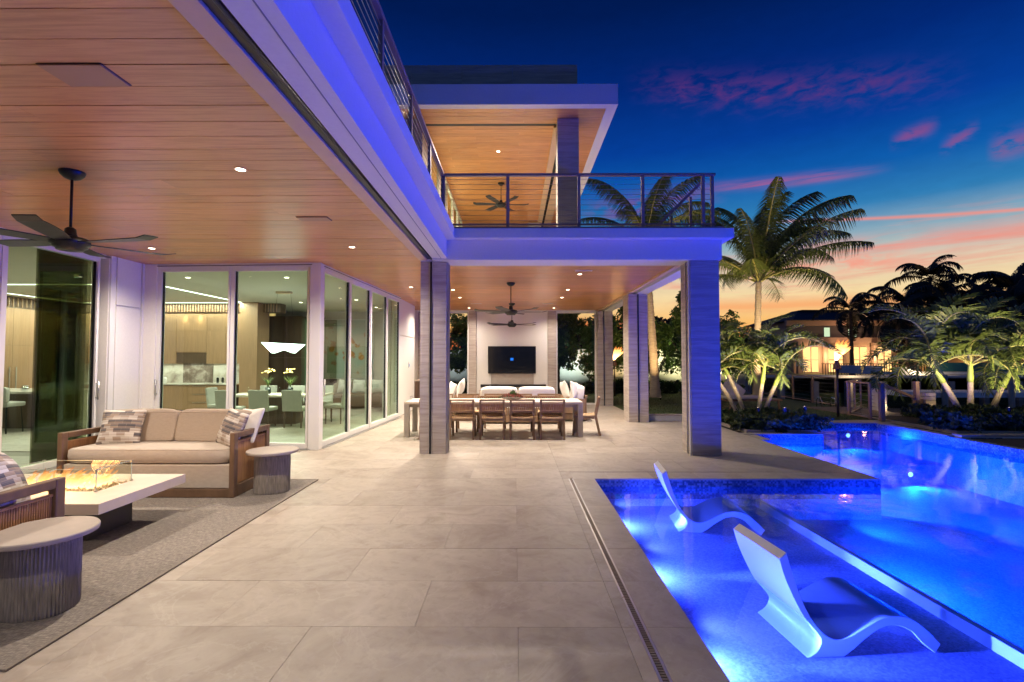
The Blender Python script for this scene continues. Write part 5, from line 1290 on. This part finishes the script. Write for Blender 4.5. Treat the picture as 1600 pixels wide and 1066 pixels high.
t = thing('dock_handrail', 'sloping timber handrail leading down to the dock', 'handrail'); ob('sloping_rail', MB().beam((9.2, 12.6, .93), (11.2, 13.9, .42), .06, .06), 'teak', t); ob('post', B(9.12, 9.22, 12.52, 12.62, 0, .95).box(11.16, 11.26, 13.86, 13.96, 0, .45), 'teak', t); ob('post', B(10.86, 10.96, 13.6, 13.7, 0, .95), 'teak', t)
dk = thing('dock_walk', 'short boarded dock walk lit by a low pedestal light', 'dock')
for i in range(14): ob('deck_board', B(9.3 + .12 * i, 9.41 + .12 * i, 12.9, 16.2, -.02, .02), 'deckwood', dk)
for x_, y_, h_, lb, mm in ((10.95, 15.1, .66, 'white louvred dock pedestal with a glowing light at its foot', 'white'), (11.4, 12.95 + .95, .62, 'reddish dock pedestal behind the right palm cluster', 'concrete')):
    t = thing('dock_pedestal', lb, 'pedestal', (x_, y_, 0)); 
    for k in range(6): ob('louvre', B(-.13, .13, -.13, .13, .02 + k * h_ / 6, .02 + (k + .88) * h_ / 6), mm, t)
    ob('bulb', MB().superell(.0, -.17, .12, .03, .02, .03, 1, 1, 6, 10), 'bulb', t); lamp('POINT', t, (0, -.22, .14), 4, (1, .7, .35), radius=.03)
t = thing('dock_ladder', 'chrome hoops of the dock ladder behind the gate', 'ladder', (9.9, 16.2, 0))
for x_ in (0, .45): ob('hoop', MB().tube([(x_, 0, 0), (x_, 0, .2), (x_, .08, .3), (x_, .2, .3), (x_, .28, .2), (x_, .28, -.1)], .018, 8), 'chrome', t, smooth=True)
t = thing('lawn_chaise', 'low pale chaise with timber frame on the lawn behind the palm cluster', 'chaise', (7.3, 15.6, 0), R(8))
ob('frame', B(-.9, .9, -.3, .3, .27, .32), 'teak', t); ob('cushion', soft(1.15, .55, .1, -.3, 0, .38), 'whitefab', t, smooth=True)
for a in (-.82, .82):
    for b in (-.26, .26): ob('leg', MB().beam((a, b, 0), (a * .95, b, .28), .05, .05), 'teak', t)
ob('backrest', MB().beam((-.3, 0, .36), (-.85, 0, .78), .55, .07, (0, 1, 0)), 'whitefab', t)
# far seawall, terraces and villa
sw = thing('seawall', 'long white concrete seawall across the canal', 'seawall')
ob('wall_face', B(13, 120, 36, 36.6, -.85, .28), 'seawall', sw); ob('cap', B(13, 120, 35.8, 36.7, .281, .40), 'white', sw)
for i in range(22): ob('pile', B(14 + i * 2.4, 14.35 + i * 2.4, 35.55, 35.98, -2.5, -.02), 'concrete', sw)
ob('lower_wall', B(13, 120, 36.05, 36.6, -2.5, -.86), 'fargrey', sw)
dk2 = thing('boat_dock', 'white floating dock with dark underside across the canal at the right', 'dock'); ob('deck', B(24.5, 52, 30.6, 33.4, -.78, -.48), 'seawall', dk2)
for i in range(7): ob('pile', MB().tube([(26 + i * 4, 30.4, -3), (26 + i * 4, 30.4, .6)], .16, 10), 'concrete', dk2, smooth=True)
t = thing('terrace_wall', 'stepped white terrace wall with glass guard beyond the seawall', 'wall'); ob('wall_body', B(27.0, 48, 37.5, 38, .41, .62).box(27.0, 27.5, 37.5, 42, .41, 1.05), 'seawall', t); ob('glass_guard', B(31, 48, 37.42, 37.45, .63, 1.3), mat('teal_guard_glass', (.03, .13, .13), .2), t)
for k in range(4): ob('step', B(29.6 - k * .45, 30.05 - k * .45, 36.75, 37.49, .41, .55 + .14 * k), 'seawall', t)
for k_, (x_, y_, z_) in enumerate(((29.4, 36.7, .75), (30.6, 36.7, .6), (24.0, 35.2, .1))):
    t = thing('step_light', ('amber step light on the far terrace stair, upper', 'amber step light on the far terrace stair, lower', 'small amber light on the far seawall below the villa')[k_], 'garden light', (x_, y_, z_)); ob('bulb', MB().superell(0, 0, 0, .07, .05, .05, 1, 1, 6, 10), 'bulb', t); lamp('POINT', t, (0, -.3, .1), 60, (1, .72, .4), radius=.05)
v = thing('waterfront_villa', 'two-storey villa with dark hip roof and glowing windows across the canal', 'house', (28.5, 47, .2))
ob('wall', B(-2.0, 12, 0.6, 9, 0, 5.0), 'farwall', v); ob('upper_band', B(-2.8, 9.5, .3, .59, 2.9, 3.4).box(-2.8, 9.5, .2, .59, 4.55, 5.0), 'farwall', v); ob('upper_wall', B(-2.7, 9.4, .5, .59, 3.41, 4.54), 'fargrey', v)
ob('roof', MB().prism([(-2.6, 5.0), (12.7, 5.0), (9.0, 6.35), (.6, 6.35)], 'y', 3.5, 5.5), 'roofdark', v)
rm = MB(); rm.v = [(-2.7, -.6, 5.0), (12.7, -.6, 5.0), (12.7, 9.6, 5.0), (-2.7, 9.6, 5.0), (.8, 4.5, 6.4), (9.1, 4.5, 6.4)]; rm.f = [(0, 1, 5, 4), (1, 2, 5), (2, 3, 4, 5), (3, 0, 4), (3, 2, 1, 0)]
ob('roof_hip', rm, 'roofdark', v)
for x0 in (-1.9, .6, 2.9, 5.2, 7.5): ob('pillar', B(x0, x0 + .35, .0, .35, 0, 2.9), 'farwall', v)
for x0, w_ in ((-1.1, 1.4), (1.2, 1.4), (3.5, 1.4), (5.8, 1.4)):
    f = ob('window', B(x0, x0 + w_, .52, .585, .15, 2.5), 'litwin', v)
    ob('mullion', B(x0 + w_ / 2 - .05, x0 + w_ / 2 + .05, .47, .515, .15, 2.5).box(x0, x0 + w_, .46, .469, 1.25, 1.33), 'farwall', f)
for x0, w_, m_ in ((3.2, .7, 'litwin2'), (.9, .5, 'litwin2')): ob('window', B(x0, x0 + w_, .44, .498, 3.5, 4.35), m_, v)
lamp('POINT', v, (.2, -.6, 1.6), 260, (1, .6, .3), radius=.3); lamp('POINT', v, (5.0, -.6, 1.6), 260, (1, .6, .3), radius=.3); lamp('POINT', v, (3.0, -1.4, 4.2), 160, (1, .5, .3), radius=.3)
fn = thing('villa_fence', 'dark picket fence in front of the villa across the canal', 'fence', (29, 41.5, .2))
for i in range(44): ob('picket', B(-3.5 + i * .22, -3.46 + i * .22, 0, .04, 0, .95), 'metal_blk', fn)
ob('top_rail', B(-3.6, 6.2, 0, .04, .951, 1.0), 'metal_blk', fn)
hw = thing('lit_boundary_wall', 'long low garden wall glowing amber behind trees at the far right', 'wall', (46, 48, .2)); ob('wall_body', B(-8, 26, 0, .3, 0, 1.9), 'farwall', hw); ob('coping', B(-8, 26, -.04, .34, 1.901, 2.0), 'farwall', hw)
for i in range(7): lamp('POINT', hw, (-6.5 + i * 3.6, -.8, .35), 60, (1, .52, .14), radius=.1)
# silhouettes beyond
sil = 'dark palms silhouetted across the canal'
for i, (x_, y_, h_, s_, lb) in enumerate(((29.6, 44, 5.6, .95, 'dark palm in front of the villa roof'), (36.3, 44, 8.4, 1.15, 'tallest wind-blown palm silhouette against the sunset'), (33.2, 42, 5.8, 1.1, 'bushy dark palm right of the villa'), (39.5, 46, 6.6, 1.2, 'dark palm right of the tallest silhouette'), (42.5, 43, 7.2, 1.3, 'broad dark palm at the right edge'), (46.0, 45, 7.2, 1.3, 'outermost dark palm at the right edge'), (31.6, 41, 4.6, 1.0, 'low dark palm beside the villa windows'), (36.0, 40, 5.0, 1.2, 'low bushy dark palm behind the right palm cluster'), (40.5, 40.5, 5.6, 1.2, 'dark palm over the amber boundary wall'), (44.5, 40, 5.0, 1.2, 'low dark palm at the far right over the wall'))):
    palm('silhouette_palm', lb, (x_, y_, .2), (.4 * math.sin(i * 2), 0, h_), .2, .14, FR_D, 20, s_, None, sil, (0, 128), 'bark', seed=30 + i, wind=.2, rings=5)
DM = leafmass('crown', 0, 0, 0, 3.2, 2.5, 2.3, 5000, .42, 90, 40, 'silfrond')
for i, (x_, y_, z_, s_) in enumerate(((21.5, 46, 1.6, .8), (18, 50, 2.0, 1.0), (14.5, 47, 2.3, 1.0), (11.5, 44, 2.3, 1), (8.5, 46, 2.0, 1.1), (4, 44, 2.2, 1), (-1, 44, 2.2, 1.1), (38.5, 52, 2.6, 1.2), (43.5, 54, 2.8, 1.3), (49, 52, 3.0, 1.4), (54, 50, 3.0, 1.4), (33.5, 58, 2.4, 1.2), (60, 48, 3, 1.4))):
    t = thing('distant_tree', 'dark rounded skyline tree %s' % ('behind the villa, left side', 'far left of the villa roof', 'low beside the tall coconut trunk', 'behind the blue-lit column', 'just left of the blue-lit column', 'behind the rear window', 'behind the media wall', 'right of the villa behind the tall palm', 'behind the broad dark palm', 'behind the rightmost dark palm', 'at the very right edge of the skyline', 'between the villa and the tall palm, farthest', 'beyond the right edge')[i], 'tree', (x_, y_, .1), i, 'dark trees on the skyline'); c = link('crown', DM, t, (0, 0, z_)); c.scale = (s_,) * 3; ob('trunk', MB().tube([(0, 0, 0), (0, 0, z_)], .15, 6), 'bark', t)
# garden uplights
def uplight(loc, to, power, col, lab, spot=70):
    t = thing('garden_uplight', lab, 'garden light', loc, 0, 'small ground spotlights in the planting')
    ob('can', MB().lathe([(.03, 0), (.035, .02), (.04, .09)], 14), 'metal_blk', t); ob('lens', MB().lathe([(.010, .0905), (.006, .0915)], 10), 'bulb', t)
    lamp('SPOT', t, (0, 0, .11), power, col, rot=aim((0, 0, .11), Vector(to) - Vector(loc)), spot=spot, blend=.8, radius=.03)
YG = (1.0, .74, .36)
G = W_GARDEN
for a in (((5.25, 10.85, .42), (5.35, 12.4, 1.9), 16, YG, 'stake spotlight at the left of the column-side planter'), ((5.8, 10.8, .42), (5.95, 12.4, 1.9), 22, YG, 'stake spotlight in the middle of the column-side planter'), ((6.40, 11.1, .42), (6.5, 12.4, 2.0), 22, YG, 'stake spotlight at the pool side of the left planter'),
          ((10.7, 10.9, .42), (10.9, 13.1, 2.4), 34, YG, 'stake spotlight at the left of the right planter'), ((11.5, 11.0, .42), (11.9, 13.2, 2.2), 36, YG, 'stake spotlight in the middle of the right planter'), ((12.4, 11.0, .42), (12.7, 13.1, 2.4), 34, YG, 'stake spotlight at the right of the right planter'),
          ((9.7, 19.0, .02), (9.95, 20.5, 5.0), 130, (1, .68, .32), 'ground spotlight aimed up the tall coconut palm'), ((5.5, 18.9, .02), (5.6, 20.4, 4.6), 42, (1, .62, .26), 'ground spotlight aimed up the ringed palm trunk')): uplight(a[0], a[1], G * a[2] / 10, a[3], a[4], 90)
for i, (x_, c_, p_) in enumerate(((-3.0, (.8, .95, 1.0), .5), (.3, (.9, 1, .9), .6), (2.6, (.85, 1.0, .9), 1.6), (4.3, (1, .6, .2), 1.3), (6.0, (1, .85, .45), 1.6), (7.9, (1, .9, .45), 2.2), (9.6, (1, .75, .35), 1.2))):
    uplight((x_, 22.55, .45), (x_ + .1, 23.6, 1.9), G * p_ * 1.9, c_, 'ground spotlight washing the garden wall, %s from the left' % ('first', 'second', 'third', 'fourth', 'fifth', 'sixth', 'seventh')[i], 120)
